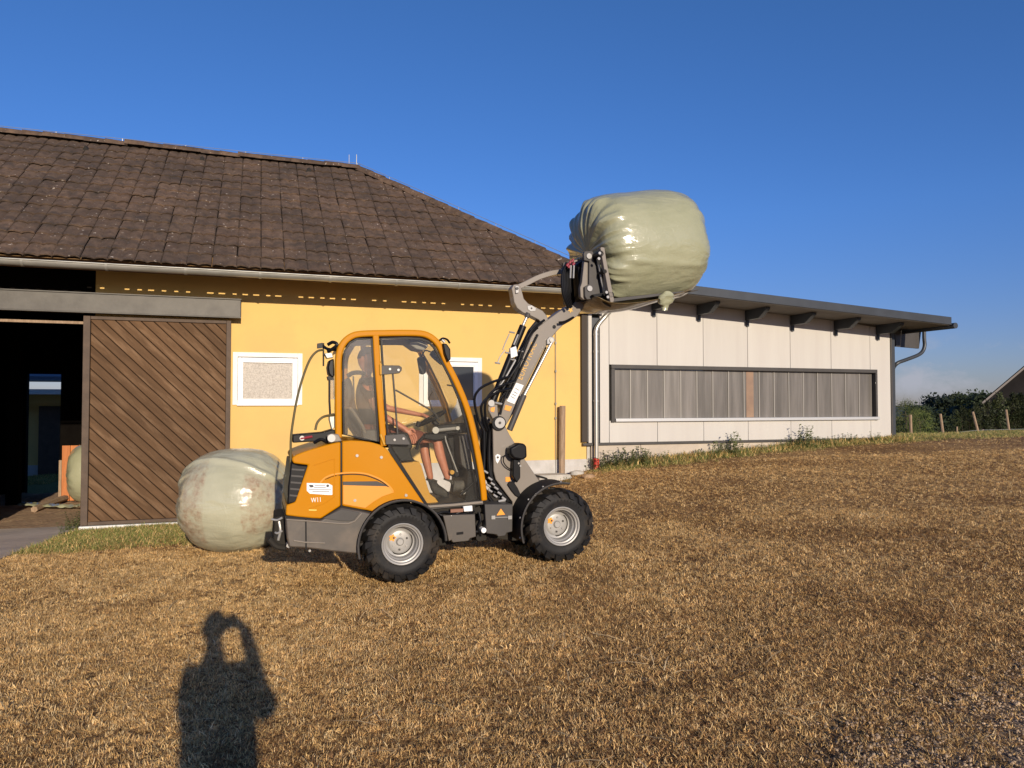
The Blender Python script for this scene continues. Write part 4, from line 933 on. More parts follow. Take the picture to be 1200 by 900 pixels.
pr([(357.5,608),(359.3,608),(359.6,644),(357.8,644)], .050, .06).build('weight_seam', M_black, cw)
cy(363, 645.5, .12, .14, .012, seg=8).build('bolt', M_steel, cw)
# --- fenders
def fender(c, r, q0, q1, a0, a1, th=.018, name='rear_fender', n=26):
    A_ = [R(a0+(a1-a0)*k/n) for k in range(n+1)]; mb = MB()
    o_ = [c+wv*q0+(hd*math.cos(a)+uv*math.sin(a))*r for a in A_]; i_ = [c+wv*q0+(hd*math.cos(a)+uv*math.sin(a))*(r-th) for a in A_]
    mb.ring(o_, i_, wv*(q1-q0), False); return mb.build(name, M_rubber, loader, bevel=.004)
def flip(c, r, q0, a0, a1, name, par):
    A_ = [R(a0+(a1-a0)*k/24) for k in range(25)]; return MB().tube([c+wv*q0+(hd*math.cos(a)+uv*math.sin(a))*r for a in A_], .009, 6).build(name, M_dgrey, par)
fr_ = fender(cR, .418, -.02, .40, 193, -2); flip(cR, .416, -.018, 192, -1, 'fender_lip', fr_)
fender(cR, .418, .86, 1.28, 193, -2)
ff = fender(cF, .44, .0, .40, 196, 76, name='front_fender'); flip(cF, .438, .0, 196, 76, 'fender_lip', ff)
for k in range(5): a_ = R(190-k*26); p_ = cF+(hd*math.cos(a_)+uv*math.sin(a_))*.441+wv*.06; MB().lathe(p_, (hd*math.cos(a_)+uv*math.sin(a_)), [(0,.012),(.008,.008),(.008,.0001)], 8).build('fender_bolt', M_steel, ff)
fender(cF, .44, .86, 1.26, 196, 62, name='front_fender')
# --- cab
cab_out = [(397,513.5),(396.8,490),(396.8,450),(396.8,425),(398.5,411),(404,400.5),(413,393.5),(425,391),(450,390.3),(475,390),(493,390.6),(503,393.5),(511,399.5),(517,408),(523,423),(535,447),(546,473),(554,500),(561,535),(566,565),(568,587)]
QN, QF = .15, 1.08
cab = rbn(cab_out, .031, QN, QN+.075, sm=3).build('cab_frame', M_org, loader, bevel=.014, seg=3)
rbn(cab_out, .036, QF-.075, QF, sm=3)
# far frame uses the same outline shifted along the axle
def far_copy(path, hw, q0, q1, sm=0):
    P_ = [S3(x_, y_, QN) for x_, y_ in path]; P_ = smooth_path(P_, sm) if sm else P_; n = len(P_); o_ = []; i_ = []
    for k in range(n):
        t_ = (P_[min(k+1,n-1)]-P_[max(k-1,0)]).normalized(); nn_ = t_.cross(wv); o_.append(P_[k]+nn_*hw+wv*(q0-QN)); i_.append(P_[k]-nn_*hw+wv*(q0-QN))
    return MB().ring(o_, i_, wv*(q1-q0), False)
far_copy([(x_+(19 if x_ < 405 else 19*max(0,(440-x_)/35) if x_ < 440 else 0), y_) for x_, y_ in cab_out], .034, QF-.07, QF, 3).build('far_cab_frame', M_org, loader, bevel=.012)
bp_ = [(440.5,392),(442,420),(445,460),(448.6,505),(450,523)]
rbn(bp_, .030, QN-.003, QN+.06, sm=3).build('door_pillar', M_org, loader, bevel=.010, seg=3)
far_copy(bp_, .028, QF-.06, QF+.003, 3).build('door_pillar', M_org, loader, bevel=.01)
# roof skin between the two frames
rp_ = smooth_path([S3(x_, y_, QN) for x_, y_ in [(400.5,407),(406,399.5),(413,394.2),(425,391.2),(450,390.4),(475,390.1),(493,390.8),(503,394),(509,398.5)]], 3); mb = MB(); o_ = [p_+uv*.008+wv*.06 for p_ in rp_]; i_ = [p_-uv*.022+wv*.06 for p_ in rp_]; mb.ring(o_, i_, wv*(QF-QN-.12), False); mb.build('roof_skin', M_org, loader)
mb = MB(); o_ = [p_-uv*.026+wv*.08 for p_ in rp_[4:-3]]; i_ = [p_-uv*.055+wv*.08 for p_ in rp_[4:-3]]; mb.ring(o_, i_, wv*(QF-QN-.16), False); mb.build('roof_lining', mat('grey_lining', (.19,.175,.15), None, rough=.8), loader)
# black seals round the panes
rw = [(403.3,509),(402.4,470),(402.4,426),(404,411.5),(410,402),(418,397.6),(435.5,397)]
rwin = rw+[(438.5,440),(443.5,517.5),(425,514)]
rbn(rwin, .008, QN-.004, QN+.02, closed=True).build('rear_window_seal', M_black, loader)
dw = [(446.8,396.6),(475,396.2),(493,397),(502,400.2),(509,407),(516,420),(527,441),(538.5,468),(547,497),(554,530),(560,560),(563.5,587),(501.5,592.5),(480,560),(456,523.5),(452,480)]
rbn(dw, .009, QN-.004, QN+.03, closed=True).build('door_window_seal', M_black, loader)
pr(rwin, QN+.006, QN+.010).build('rear_side_pane', M_rglass, loader, smooth=0)
pr(dw[:1]+dw[1:], QN+.006, QN+.010).build('door_pane', M_glass, loader, smooth=0)
for nm, lst in (('far_side_pane', rwin), ('far_door_pane', [(446.8,396.6),(493,397),(509,407),(527,441),(547,497),(548,512),(452,520)])):
    MB().ext([S3(x_, y_, QN)+wv*(QF-QN-.02) for x_, y_ in lst], wv*.004).build(nm, M_glass, loader, smooth=0)
# windscreen between the A pillars, rear window between the rear pillars
wsp = [S3(x_, y_, QN) for x_, y_ in [(513,402),(523,423),(535,447),(546,473),(553.5,500)]]
v = [p_+wv*.08 for p_ in wsp]+[p_+wv*(QF-QN-.08) for p_ in wsp]; MB().add(v, [(i, i+1, i+6, i+5) for i in range(4)]).build('windscreen', M_glass, loader, smooth=60)
tb([(509,404,.22),(510,404,1.0)], .022, 0).build('screen_header', M_org, loader)
# sill and floor
rbn([(500,594),(530,592),(566,588.5)], .012, QN-.03, QN+.05).build('door_sill', M_grey, loader, bevel=.004)
pr([(500,592),(566,587),(566,591),(503,597)], QN, QF).build('cab_floor', M_dgrey, loader)
# footwell: ochre inner panels
pr([(469,541),(491,541),(494,546),(501.5,572),(504,579),(510,583.5),(514,589),(501,591.5)], .30, .34).build('footwell_side', M_ochre, loader, bevel=.004)
MB().ext([S3(x_, y_, .30)+wv*.64 for x_, y_ in [(469,541),(491,541),(494,546),(501.5,572),(504,579),(510,583.5),(514,589),(501,591.5)]], wv*.03).build('footwell_side', M_ochre, loader)
pr([(468,541),(491,541),(503,579),(499,590)], .36, .92).build('seat_box', M_dgrey, loader)
# seat
M_seat = mat('seat_vinyl', (.010,.010,.010), (.016,.016,.016), 12, .55, bump=.2, bscale=60, spec=.25)
pr([(404,446),(409,445),(412,450),(418,478),(432,510),(440,518),(424,518),(412,500),(404,470)], .42, .86).build('seat_back', M_seat, loader, bevel=.03, seg=3)
pr([(420,514),(460,512),(466,517),(464,524),(424,524)], .40, .88).build('seat_cushion', M_seat, loader, bevel=.025, seg=3)
tb([(407,441,.5),(414,437,.5),(424,437,.5),(428,440,.5)], .022).build('head_rest', M_seat, loader)
tb([(414,441,.52),(415,468,.55)], .008, 0).build('head_rest_rod', M_dgrey, loader)
tb([(404,445,.24),(407,450,.24),(409,462,.24),(406,476,.24)], .045).build('rear_speaker', M_seat, loader)
tb([(403,476,.25),(411,479,.25),(424,498,.25),(428,507,.25)], .014).build('belt_rail', M_grey, loader)
pr([(424,504),(442,503.5),(443,517),(426,516)], .24, .36).build('side_console', M_dgrey, loader, bevel=.01)
con = pr([(452,508),(478,507),(482,516),(484,524),(481,527),(483,536),(487,540),(470,541.5),(460,528)], .22, .36).build('joystick_console', M_seat, loader, bevel=.012, seg=3)
tb([(488,527,.24),(491,518,.24),(497,511,.24)], .016).build('joystick', M_black, loader)
tb([(489,500,.33),(491,494,.33)], .022, 0).build('wheel_knob', M_black, loader)
# dashboard, steering wheel, column
pr([(512,498),(547,495),(549,507),(514,510)], .42, .96).build('dashboard', M_black, loader, bevel=.012)
tb([(510,504.5,.36),(538,501.5,.36)], .018, 0).build('dash_bar', M_steel, loader); cy(510.7, 504.2, .34, .37, .034).build('dash_knob', M_steel, loader); cy(536.5, 501.8, .33, .37, .02).build('dash_switch', M_steel, loader)
pr([(498,508),(524,507),(526,514),(510,517),(496,514)], .38, .6).build('column_cover', M_black, loader, bevel=.012)
sc_ = S3(506.5, 490, .62); sx_ = (S3(521, 482, .62)-S3(492, 498.5, .62)).normalized()*LS; mb = MB(); nrm_ = sx_.cross(wv); 
mb.tube([sc_+sx_*math.cos(2*PI*k/28)*.155+wv*math.sin(2*PI*k/28)*.155 for k in range(29)], .013, 8, cap=False); mb.tube([sc_-sx_*.15, sc_+sx_*.15], .012, 6); mb.tube([sc_-wv*.15, sc_+wv*.15], .012, 6); mb.build('steering_wheel', M_black, loader)
tb([(507,492,.62),(516,504,.62),(528,530,.62)], .028).build('steering_column', M_black, loader)
pr([(538,511),(549,509),(551,522),(555,554),(547,551),(541,545),(539,530)], .40, .92).build('front_panel', M_dgrey, loader, bevel=.008)
pr([(524,509),(540,509),(542,545),(550,557),(533,560),(528,540)], .62, .95).build('inner_cover', M_black, loader, bevel=.01)
tb([(521.5,511,.36),(524,521,.36),(536,553,.36)], .007).build('pedal_rod', M_steel, loader); tb([(545,509,.36),(549,526,.36)], .006, 0).build('gas_spring', M_steel, loader)
cy(543.5, 577, .3, .33, .02).build('pedal', M_steel, loader); tb([(540,580,.3),(546,574,.3),(556,565,.3)], .014).build('pedal_arm', M_black, loader); cy(530, 553.5, .38, .44, .022).build('yellow_cap', M_ochre, loader)
pr([(548,552),(556,550),(562,584),(545,587),(548,570)], .3, .95).build('front_bulkhead', M_black, loader)
# door furniture
for pts_ in ([(447,428),(468,428.2),(471,430.5),(471,434),(468,437.5),(447,439.5)], [(451.5,510),(473,508.5),(476,511),(481,520),(480,521.5),(452,521)]): 
    h_ = pr(pts_, QN-.028, QN-.005).build('door_hinge', M_dgrey, loader, bevel=.005, seg=2)
    bolts([(457,432.5),(467,433.5)] if pts_[0][1] < 450 else [(462.5,515.5),(473,514)], QN-.04, .012, M_steel, h_)
for y_ in (433, 515): tb([(446,y_-6,QN-.014),(446.4+(y_ > 500)*4,y_+6,QN-.014)], .014, 0).build('hinge_barrel', M_ochre, loader)
tb([(460.3,438,QN-.02),(463,470,QN-.02),(465.8,508,QN-.02)], .009).build('grab_rod', M_dgrey, loader)
tb([(463.5,457,QN+.04),(490,472,QN+.08),(508,483,QN+.12),(515,493,QN+.16)], .009).build('wiper_strut', M_dgrey, loader)
mb = pr([(489,420),(491.5,418),(498,418),(499,424),(499.5,437),(496,439),(492,438)], .80, .84); mb.build('far_mirror', M_black, loader, bevel=.01)
tb([(494,418,.82),(497,412,.8),(502,408,.8)], .008).build('mirror_arm', M_black, loader)
tb([(524,449,.9),(536,448,.9),(540,458,.9)], .006).build('far_grab_rail', M_dgrey, loader)
pr([(478,402),(490,400),(503,405),(497,411),(488,409)], .3, .6).build('cab_lamp_box', mat('grey_lining2', (.26,.24,.2), None, rough=.7), loader, bevel=.01)
tb([(507,459,.95),(503,468,.95),(508,485,.95)], .008).build('wiper_arm', M_black, loader)
# black lamp and brackets on the front cab corner
o = pr([(519,402),(524,403),(528,409),(528.5,421),(525,424),(521,414)], .10, .24).build('front_work_lamp', M_black, loader, bevel=.010)
tb([(515,399,.15),(519,396.5,.16),(524,398,.18),(527,402,.2)], .010).build('lamp_wire', M_hose, o); tb([(518,398,.14),(521,401,.14)], .014, 0).build('lamp_bolt', M_steel, o)
# things on the cab corners
g_ = MB(); pr([(372,402.5),(378,401.5),(378,407.5),(372,408)], .3, .36, g_); tb([(379,402,.33),(379,429,.33)], .008, 0, g_); tb([(378,405,.33),(384,409,.3),(394,410,.24)], .014, 4, g_); g_.build('rear_reflector', M_black, loader)
tb([(384,404,.26),(390,401,.24),(395,404,.22),(388,410,.24),(384,412,.26)], .016).build('rear_camera', M_black, loader)
pr([(380,414),(389,413),(391,419),(383,420)], .24, .34).build('mirror_clamp', M_galv, loader, bevel=.006)
o = pr([(386,422),(391.5,420),(392,441),(389,443),(385,438),(384,430)], .22, .40).build('rear_work_lamp', M_black, loader, bevel=.012)
pr([(386.5,445),(391.5,444.5),(392,468),(387,468)], .24, .34).build('glass_block', glass('vial', (.8,.8,.75), .2, .05), o)
pr([(384,441),(391,440),(391.5,445),(385,445.5)], .23, .36).build('lamp_foot', M_black, o)
tb([(386,444,.24),(386,470,.24),(387,488,.24)], .010, 0).build('rear_rod', M_black, loader)
tb([(369.5,504,.26),(372,495,.26),(379,488.5,.26),(391,486,.22)], .012).build('hose', mat('olive_hose', (.10,.08,.03), None, rough=.6), loader)
pr([(386,486),(392,484),(393,500),(389,504),(386,492)], .24, .34).build('latch_block', M_galv, loader, bevel=.005)
pr([(343,509.5),(378,506.5),(390,503),(395,505),(395,514),(378,517),(343,519)], .22, .42).build('rear_light_bar', M_black, loader, bevel=.008)
tb([(352,514,.214),(366,511.5,.214)], .012, 0).build('light_lens', M_pink, loader)
cy(354, 513.5, .205, .225, .022).build('lamp_glass', M_steel, loader)
tb([(368,519,.22),(376,515,.2),(384,518,.2),(392,514,.2)], .016).build('hose', M_hose, loader)
o = pr([(383,510),(389,508),(397,509),(401,517),(385,519)], .11, .16).build('pivot_bracket', M_grey, loader, bevel=.008); cy(388.5, 513.5, .095, .115, .036).build('bracket_pin', M_steel, o)
tb([(379,410,.33),(371.7,411.7,.30),(364,420,.28),(356.7,437,.26),(349,463,.25),(344,490,.24),(341,513,.24),(340.6,535,.24),(340,560,.22),(339,590,.2)], .011).build('bowed_hose', mat('olive_hose', (.10,.08,.03), None, rough=.6), loader)
# rear hitch
o = pr([(322,606),(335,604),(336,640),(329,646),(320,636)], .35, .85).build('rear_hitch', M_dark, loader, bevel=.01)
for y_ in (608.5, 624): tb([(318+(y_-608)*.3,y_,.33),(325,y_+1,.31),(331,y_-2,.30)], .011, 3).build('hitch_lever', M_steel, o)
for x_ in (327,): tb([(x_,611,.32),(x_+1.5,622,.31),(x_-1,633,.32)], .013, 3).build('hitch_rod', M_steel, o)
tb([(316,632,.3),(324,640,.28),(334,642,.28)], .03).build('hitch_eye', M_dark, o); cy(338, 639.5, .1, .2, .018).build('tow_pin', M_steel, o)
# --- front tower
tower_px = [(577.5,502),(578.5,552),(581,562),(600.5,588),(601,606),(602.2,621),(605,607),(609.5,596),(617,585),(627,576),(636.5,570),(616.5,540.5),(597,509),(592.5,500),(590,491.5),(584,488),(579,491)]
tw_ = pr(tower_px, .36, .40).build('tower_plate', M_grey, loader, bevel=.006)
MB().ext([S3(x_, y_, .36)+wv*.46 for x_, y_ in tower_px], wv*.04).build('tower_plate', M_grey, loader, bevel=.006)
pr([(583,510),(596,512),(628,566),(606,592),(584,560)], .42, .80).build('tower_core', M_dark, loader)
cy(585, 496, .33, .36, .075).build('pivot_boss', M_black, tw_); cy(586, 495.5, .318, .332, .055).build('pivot_pin', M_steel, tw_); cy(586, 495.5, .31, .32, .014).build('pin_bolt', M_dgrey, tw_)
pr([(580.5,534),(583,532),(586.5,533.5),(586,538),(583,543.5),(581,540)], .352, .36).build('lifting_eye', M_stk, tw_, bevel=.002)
cy(583.4, 536, .348, .353, .012).build('eye_hole', M_dgrey, tw_)
pr([(592.5,559),(598,559),(598,564.5),(592.5,564.5)], .354, .36).build('orange_decal', M_stko, tw_)
# front working lamp
lp = MB(); lc = S3(607, 530, .24)
lamp = pr([(598,525),(604,522),(608,519.5),(614,519.5),(617.5,523),(618,536),(612,539.5),(602,537.5),(598,532)], .20, .34).build('work_lamp', M_black, loader, bevel=.018, seg=3)
pr([(602,538),(610,537),(610,560),(606,566),(601,558)], .26, .34).build('lamp_bracket', M_black, lamp, bevel=.008)
bolts([(608,543),(610,546)], .252, .010, M_steel, lamp)
tb([(597,532.5,.28),(591,534,.28),(590,541,.3),(594,547,.31),(600,551,.32)], .006).build('lamp_cable', M_hose, lamp)
pr([(594.5,568),(597,564),(602,564.5),(607,572),(611,581),(609.5,584),(604,581),(599,575)], .34, .358).build('black_handle', M_black, tw_, bevel=.006)
# hydraulic clutter between cab and tower
for k, pth in enumerate(([(571,498,.5),(569,520,.5),(570,550,.5),(575,570,.48),(590,590,.45)], [(575,496,.45),(573,520,.45),(574,555,.42),(583,573,.42),(595,588,.42)], [(567,505,.42),(567,540,.42),(566,565,.4),(571,580,.4),(578,590,.4)], [(578,500,.5),(576.5,530,.45),(576,558,.42),(588,577,.42),(600,590,.42)])): tb(pth, .020).build('hose', M_hose, loader)
for (x_, y_) in ((569,553),(574,561),(577,567),(581,572),(585,578),(590,584),(580,581),(574,575),(572,569)): tb([(x_-2,y_-1.5,.37),(x_+2.5,y_+1.5,.37)], .012, 0).build('hose_fitting', M_steel, loader)
tb([(584,588,.36),(592,586,.36)], .016, 0).build('hose_fitting', M_steel, loader)
pr([(571,576),(590,588),(601,591),(568,592)], .4, .8).build('valve_bank', M_dark, loader)
# --- boom
boom = pr([(584,503.5),(579.5,500),(578.5,494.5),(580.5,489),(589,477),(600,450),(619.5,402),(622,396),(626,389),(631,383),(640,376),(656,364.5),(677.5,352.5),(682.5,352),(685,355),(684,361),(677,370),(669,376),(660,381),(653,388),(648,394),(642,404),(637.5,410),(620,445),(602,484),(594,497),(590,502.5)], .52, .68).build('lift_arm', M_grey, loader, bevel=.008, seg=3)
for k in range(0): pass
lettering('EUROTRAC', S3(611.5, 446, .517), S3(629, 404, .517)-S3(611.5, 446, .517), -(hd)*1.0+uv*.4, .09, mat('arm_print', (.62,.36,.07), None, rough=.5), boom, width=(S3(629,404,.517)-S3(611.5,446,.517)).length)
o = pr([(605,448.5),(613.8,451.5),(602.8,473.5),(594,470)], .514, .52).build('arm_sticker', M_stk, boom)
for a_ in (.25,.45,.6,.75): 
    l_ = S3(607,450,.512).lerp(S3(596,469,.512), a_); 
    MB().obox(l_, (S3(611.5,452.5,.512)-S3(607,450,.512)), (S3(596,469,.512)-S3(607,450,.512))*.03, wv*.002).build('print_line', M_text, o)
pr([(592.5,474.5),(600,476.5),(597.5,482),(591,480)], .514, .52).build('orange_decal', M_stko, boom)
def star(px, py, q, r, m_, par, nm): c_ = S3(px, py, q); return MB().ext([c_+(hd*math.cos(a)+uv*math.sin(a))*(r if k % 2 else r*.45) for k, a in enumerate([2*PI*k/10+.2 for k in range(10)])], -wv*.002).build(nm, m_, par)
star(668.6, 363.5, .517, .035, mat('arm_print', (.55,.30,.06), None), boom, 'star_decal')
cy(649.6, 383, .514, .52, .020).build('pin_hole', M_black, boom)
o = pr([(641,398),(644,394.5),(649,395),(650.5,399),(648,402.5),(644,405),(641,403)], .49, .52).build('ram_bracket', M_steel, boom, bevel=.004); cy(646.5, 398.5, .475, .495, .022).build('ram_pin', M_galv, o)
# rocker lever
rk = pr([(601,345),(599.5,338),(602,333.5),(606.5,333),(610.5,336),(612,342),(614,350),(619,355.5),(627,359.5),(636,364),(641,370),(643,376),(638,381),(631,374.5),(622,370),(613,366.5),(606,361),(602.5,354)], .54, .66).build('rocker_lever', M_grey, loader, bevel=.006)
pr([(618,358.5),(623,357.5),(628.5,361),(627.5,364.5),(622,365),(618.5,362.5)], .534, .54).build('oval_plate', M_steel, rk, bevel=.003); cy(623, 361.2, .529, .535, .010, seg=8).build('bolt', M_dgrey, rk)
pr([(603.8,335),(608,335),(608.2,343),(604.5,344)], .52, .54).build('lever_pin_plate', M_steel, rk, bevel=.004); cy(606, 338, .512, .52, .016).build('bolt', M_dgrey, rk)
rbn([(606,337),(618,331.5),(630,325.5),(642,321.3),(652,319),(667,317.6)], .028, .56, .64, sm=4).build('tilt_link', M_grey, loader, bevel=.005)
# tilt ram
o = tb([(613,382,.47),(577,471,.47)], .038, 0, seg=16).build('tilt_ram', M_black, loader); tb([(617.5,371,.47),(610,388,.47)], .016, 0, seg=12).build('ram_rod', M_chrome, o)
tb([(619,367,.47),(617,372,.47)], .026, 0).build('ram_head', M_dgrey, o)
pr([(598,408),(605,405.5),(607,417),(599,420)], .42, .47).build('valve_block', M_stk, o, bevel=.006)
for (x_, y_) in ((595,413),(610,411),(600,389),(583,425),(601,421)): tb([(x_-3,y_,.44),(x_+3,y_+1,.44)], .009, 0).build('ram_fitting', M_steel, o)
tb([(597,391,.43),(592,402,.43),(589,410,.43)], .006).build('steel_pipe', M_steel, o); tb([(592,410,.43),(586,418,.43),(583,426,.43)], .006).build('steel_pipe', M_steel, o)
tb([(604,422,.44),(590,446,.44),(577,462,.44)], .010).build('steel_pipe', M_steel, o); tb([(607,392,.43),(602,404,.43)], .010, 0).build('steel_pipe', M_steel, o)
pr([(573,471),(580,468),(583,474),(584,490),(578,492),(572,480)], .44, .50).build('ram_foot', M_grey, loader, bevel=.005); cy(576, 472.5, .42, .44, .034).build('ram_pin', M_steel, loader); pr([(575,478),(580,477),(579,483),(575,482)], .434, .44).build('orange_decal', M_stko, loader)
tb([(580,472,.42),(588,473.5,.42)], .012, 0).build('grease_pipe', M_steel, loader)
# lift ram
tb([(646,402,.44),(613,466,.44)], .016, 0, seg=12).build('ram_rod', M_chrome, loader); tb([(614,463,.44),(597,504,.44)], .032, 0, seg=16).build('lift_ram', M_dgrey, loader)
tb([(640,407,.5),(611,466,.5)], .008, 0).build('steel_pipe', M_black, loader)
# hoses along the arm
for pth in ([(630,384,.46),(621,392,.44),(616,405,.44),(611,420,.45),(604,440,.46),(596,455,.46),(586,468,.44)], [(638,375,.44),(626,384,.42),(618,396,.42),(613,408,.44),(607,414,.44)],
            [(598,441,.42),(585,445,.4),(574,449,.4),(562,456,.4),(556,468,.42),(560,490,.44),(567,505,.44)], [(600,455,.42),(585,459,.4),(572,466,.4),(564,476,.4),(566,492,.42),(571,505,.44)],
            [(604,446,.42),(588,452,.4),(576,460,.4),(569,472,.4),(569,490,.42),(574,505,.44)], [(612,420,.43),(604,432,.42),(598,441,.42),(588,458,.42)], [(606,430,.45),(598,450,.45),(590,470,.45),(586,486,.45)],
            [(630,392,.5),(616,420,.5),(604,446,.5),(594,466,.5)], [(556,486,.42),(562,508,.44),(568,520,.46)], [(672,372,.5),(662,377,.46),(655,378,.46)]): tb(pth, .0135).build('hose', M_hose, loader)
pr([(621,386),(629,376),(640,369),(632,384),(622,400),(612,424),(600,450),(590,472),(584,478),(590,455),(602,425)], .60, .66).build('hose_guard', M_black, loader)
# --- coupler and fork carriage
for k in range(13): 
    x_ = 660+k*1.8; tb([(x_+4,308+k*.4,.40+.04*k),(x_-1,322,.38+.04*k),(x_,345,.38+.04*k),(x_+6,361-k*.6,.42+.04*k)], .016).build('hose', M_hose, loader)
for (x_, y_) in ((664,312),(667,309),(670,307),(666,314),(671,311)): tb([(x_,y_,.37),(x_+2,y_-3,.37)], .014, 0).build('coupling_cap', M_pink, loader)
for x_ in (672.5, 669): tb([(x_,311,.36),(x_-.6,326,.36)], .010, 0).build('steel_pipe', M_steel, loader)
cp_ = pr([(677,309),(683,305),(686,350),(680,353)], .42, .58).build('coupler_block', M_black, loader, bevel=.01)
tb([(688,300,.3),(689,300,.9)], .03, 0).build('coupler_shaft', M_dark, loader)
pr([(684.7,305.5),(690,305),(690.2,334),(686,336),(687,351),(684,351),(680.5,348),(680,337),(682,331)], .30, .36).build('coupler_ear', M_grey, loader, bevel=.005)
ce = pr([(684,297),(685.5,294.3),(694,294),(695.6,296),(695.6,306),(699,313),(703.4,344),(702,349.5),(699,351),(687.5,350.8),(685.5,347),(685.2,336),(690.4,333),(690.6,306),(684.6,305)], .26, .30).build('coupler_plate', M_dgrey, loader, bevel=.005)
for q_ in (.80,): MB().ext([S3(x_, y_, .26)+wv*.56 for x_, y_ in [(684,297),(694,294),(695.6,306),(703.4,344),(699,351),(686,349)]], wv*.04).build('coupler_plate', M_dgrey, loader)
cy(690.6, 300, .245, .262, .03).build('coupler_pin', M_steel, ce); cy(691.3, 338, .245, .262, .03).build('coupler_pin', M_steel, ce)
o = pr([(703.6,290.5),(705,289.3),(708.5,290),(710.5,304),(719.8,351.5),(719,354),(715.5,354.5),(714,347)], .10, .16).build('fork_backrest', M_grey, loader, bevel=.004)
for q_ in (.10+.32, .10+.70, 1.06): MB().ext([S3(x_, y_, .10)+wv*(q_-.1) for x_, y_ in [(703.6,290.5),(708.5,290),(719.8,351.5),(715.5,354.5)]], wv*.05).build('backrest_bar', M_grey, loader, bevel=.004)
for (x_, y_, r_) in ((704.5,297,.03),(716,345,.035),(709,318,.022)):
    c_ = S3(x_, y_, .10); MB().tube([c_+wv*.0, c_+wv*1.05], r_, 10).build('carriage_rail', M_black, loader)
pr([(697,299),(703,298),(713,342),(711,352),(704,350),(700,320)], .30, .82).build('carriage_plate', M_black, loader, bevel=.006)
bolts([(703,296.5),(702,303),(711,342.5),(712.5,348)], .09, .016, M_steel, loader)
tb([(702,310,.2),(705,330,.2),(708,340,.2)], .010).build('carriage_link', M_steel, loader)
pr([(695,345),(714,342),(715,345.5),(697,348)], .18, .24).build('carriage_foot', M_black, loader)
tb([(705,349,.15),(708,355,.16),(715,359,.2)], .012).build('hose', M_hose, loader)
# tines
for q_ in (.17, .84):
    P_ = [S3(x_, y_, .17)+wv*(q_-.17) for x_, y_ in [(714.5,349),(718,354),(765,348),(818,340.5),(819,339.2),(765,344.5),(719,349.5)]]
    MB().ext(P_, wv*.12).build('fork_tine', M_dgrey, loader, bevel=.004)
# --- raised bale
fx = (S3(812,341.5,.17)-S3(722,353.5,.17)).normalized(); fup = fx.cross(wv).normalized()
if fup.z < 0: fup = -fup
cB = S3(749, 291.5, .60)
up_b = fup
lpx = S3(818,341,.17); base_pt = S3(765,346,.17); hgt = (cB-base_pt).dot(fup)
print('raised bale height over tines', hgt, 'centre', cB)
RbU = .645*LS
cB = cB + fup*(0)
b2 = bale('hay_bale', cB, fx, fup, RbU, 1.36*LS, M_film, eps=.40, pleat=.07, sag=.0, flat=.045, seed=4, fold=[(R(200), -.3, .3, .012), (R(300), 0, .2, .015)])
tag(b2, 'round bale in pale green film lifted high on the fork of the loader', 'bale')
# film knot and hanging film under the fork
kn = MB(); kc = S3(782, 350, .12); v = []; f = []
for i in range(11):
    for j in range(12): a_ = 2*PI*j/12; r_ = (.03+.055*math.sin(PI*min(1,i/8)))*(1+.6*noise.noise(Vector((i*.8,math.cos(a_)*2,math.sin(a_)*2)))); v.append(kc+uv*(.08-i*.021)+hd*(math.cos(a_)*r_*1.1-.004*i)+wv*math.sin(a_)*r_*.7)
for i in range(10):
    for j in range(12): j2 = (j+1) % 12; f.append((i*12+j, i*12+j2, (i+1)*12+j2, (i+1)*12+j))
kn.add(v, f).build('film_knot', M_film, b2, smooth=50)
hf = MB(); v = []; f = []; topl = [(700,352),(709,358),(722,361),(745,359),(765,356),(785,352),(800,348),(815,344)]
for j in range(7):
    for i, (x_, y_) in enumerate(topl):
        k = j/6; drop = (7*math.sin(PI*min(1,(i+.7)/8.2)))*(1-(2*k-1)**2*.75); v.append(S3(x_, y_-6+drop, .10)+wv*(k*.92)+uv*.02*noise.noise(Vector((i*1.1,j*.9,7))))
for j in range(6):
    for i in range(7): f.append((j*8+i, j*8+i+1, (j+1)*8+i+1, (j+1)*8+i))
o = hf.add(v, f).build('sagging_film', mat('shadow_brown_film', (.20,.14,.06), (.10,.07,.03), 9, .3, coat=.5, bump=.5, bscale=14, dist=.02), b2, smooth=70); sb = o.modifiers.new('s', 'SUBSURF'); sb.levels = 2; sb.render_levels = 2  # brown colour stands for the bale's shaded underside
mo = o.modifiers.new('t', 'SOLIDIFY'); mo.thickness = .004

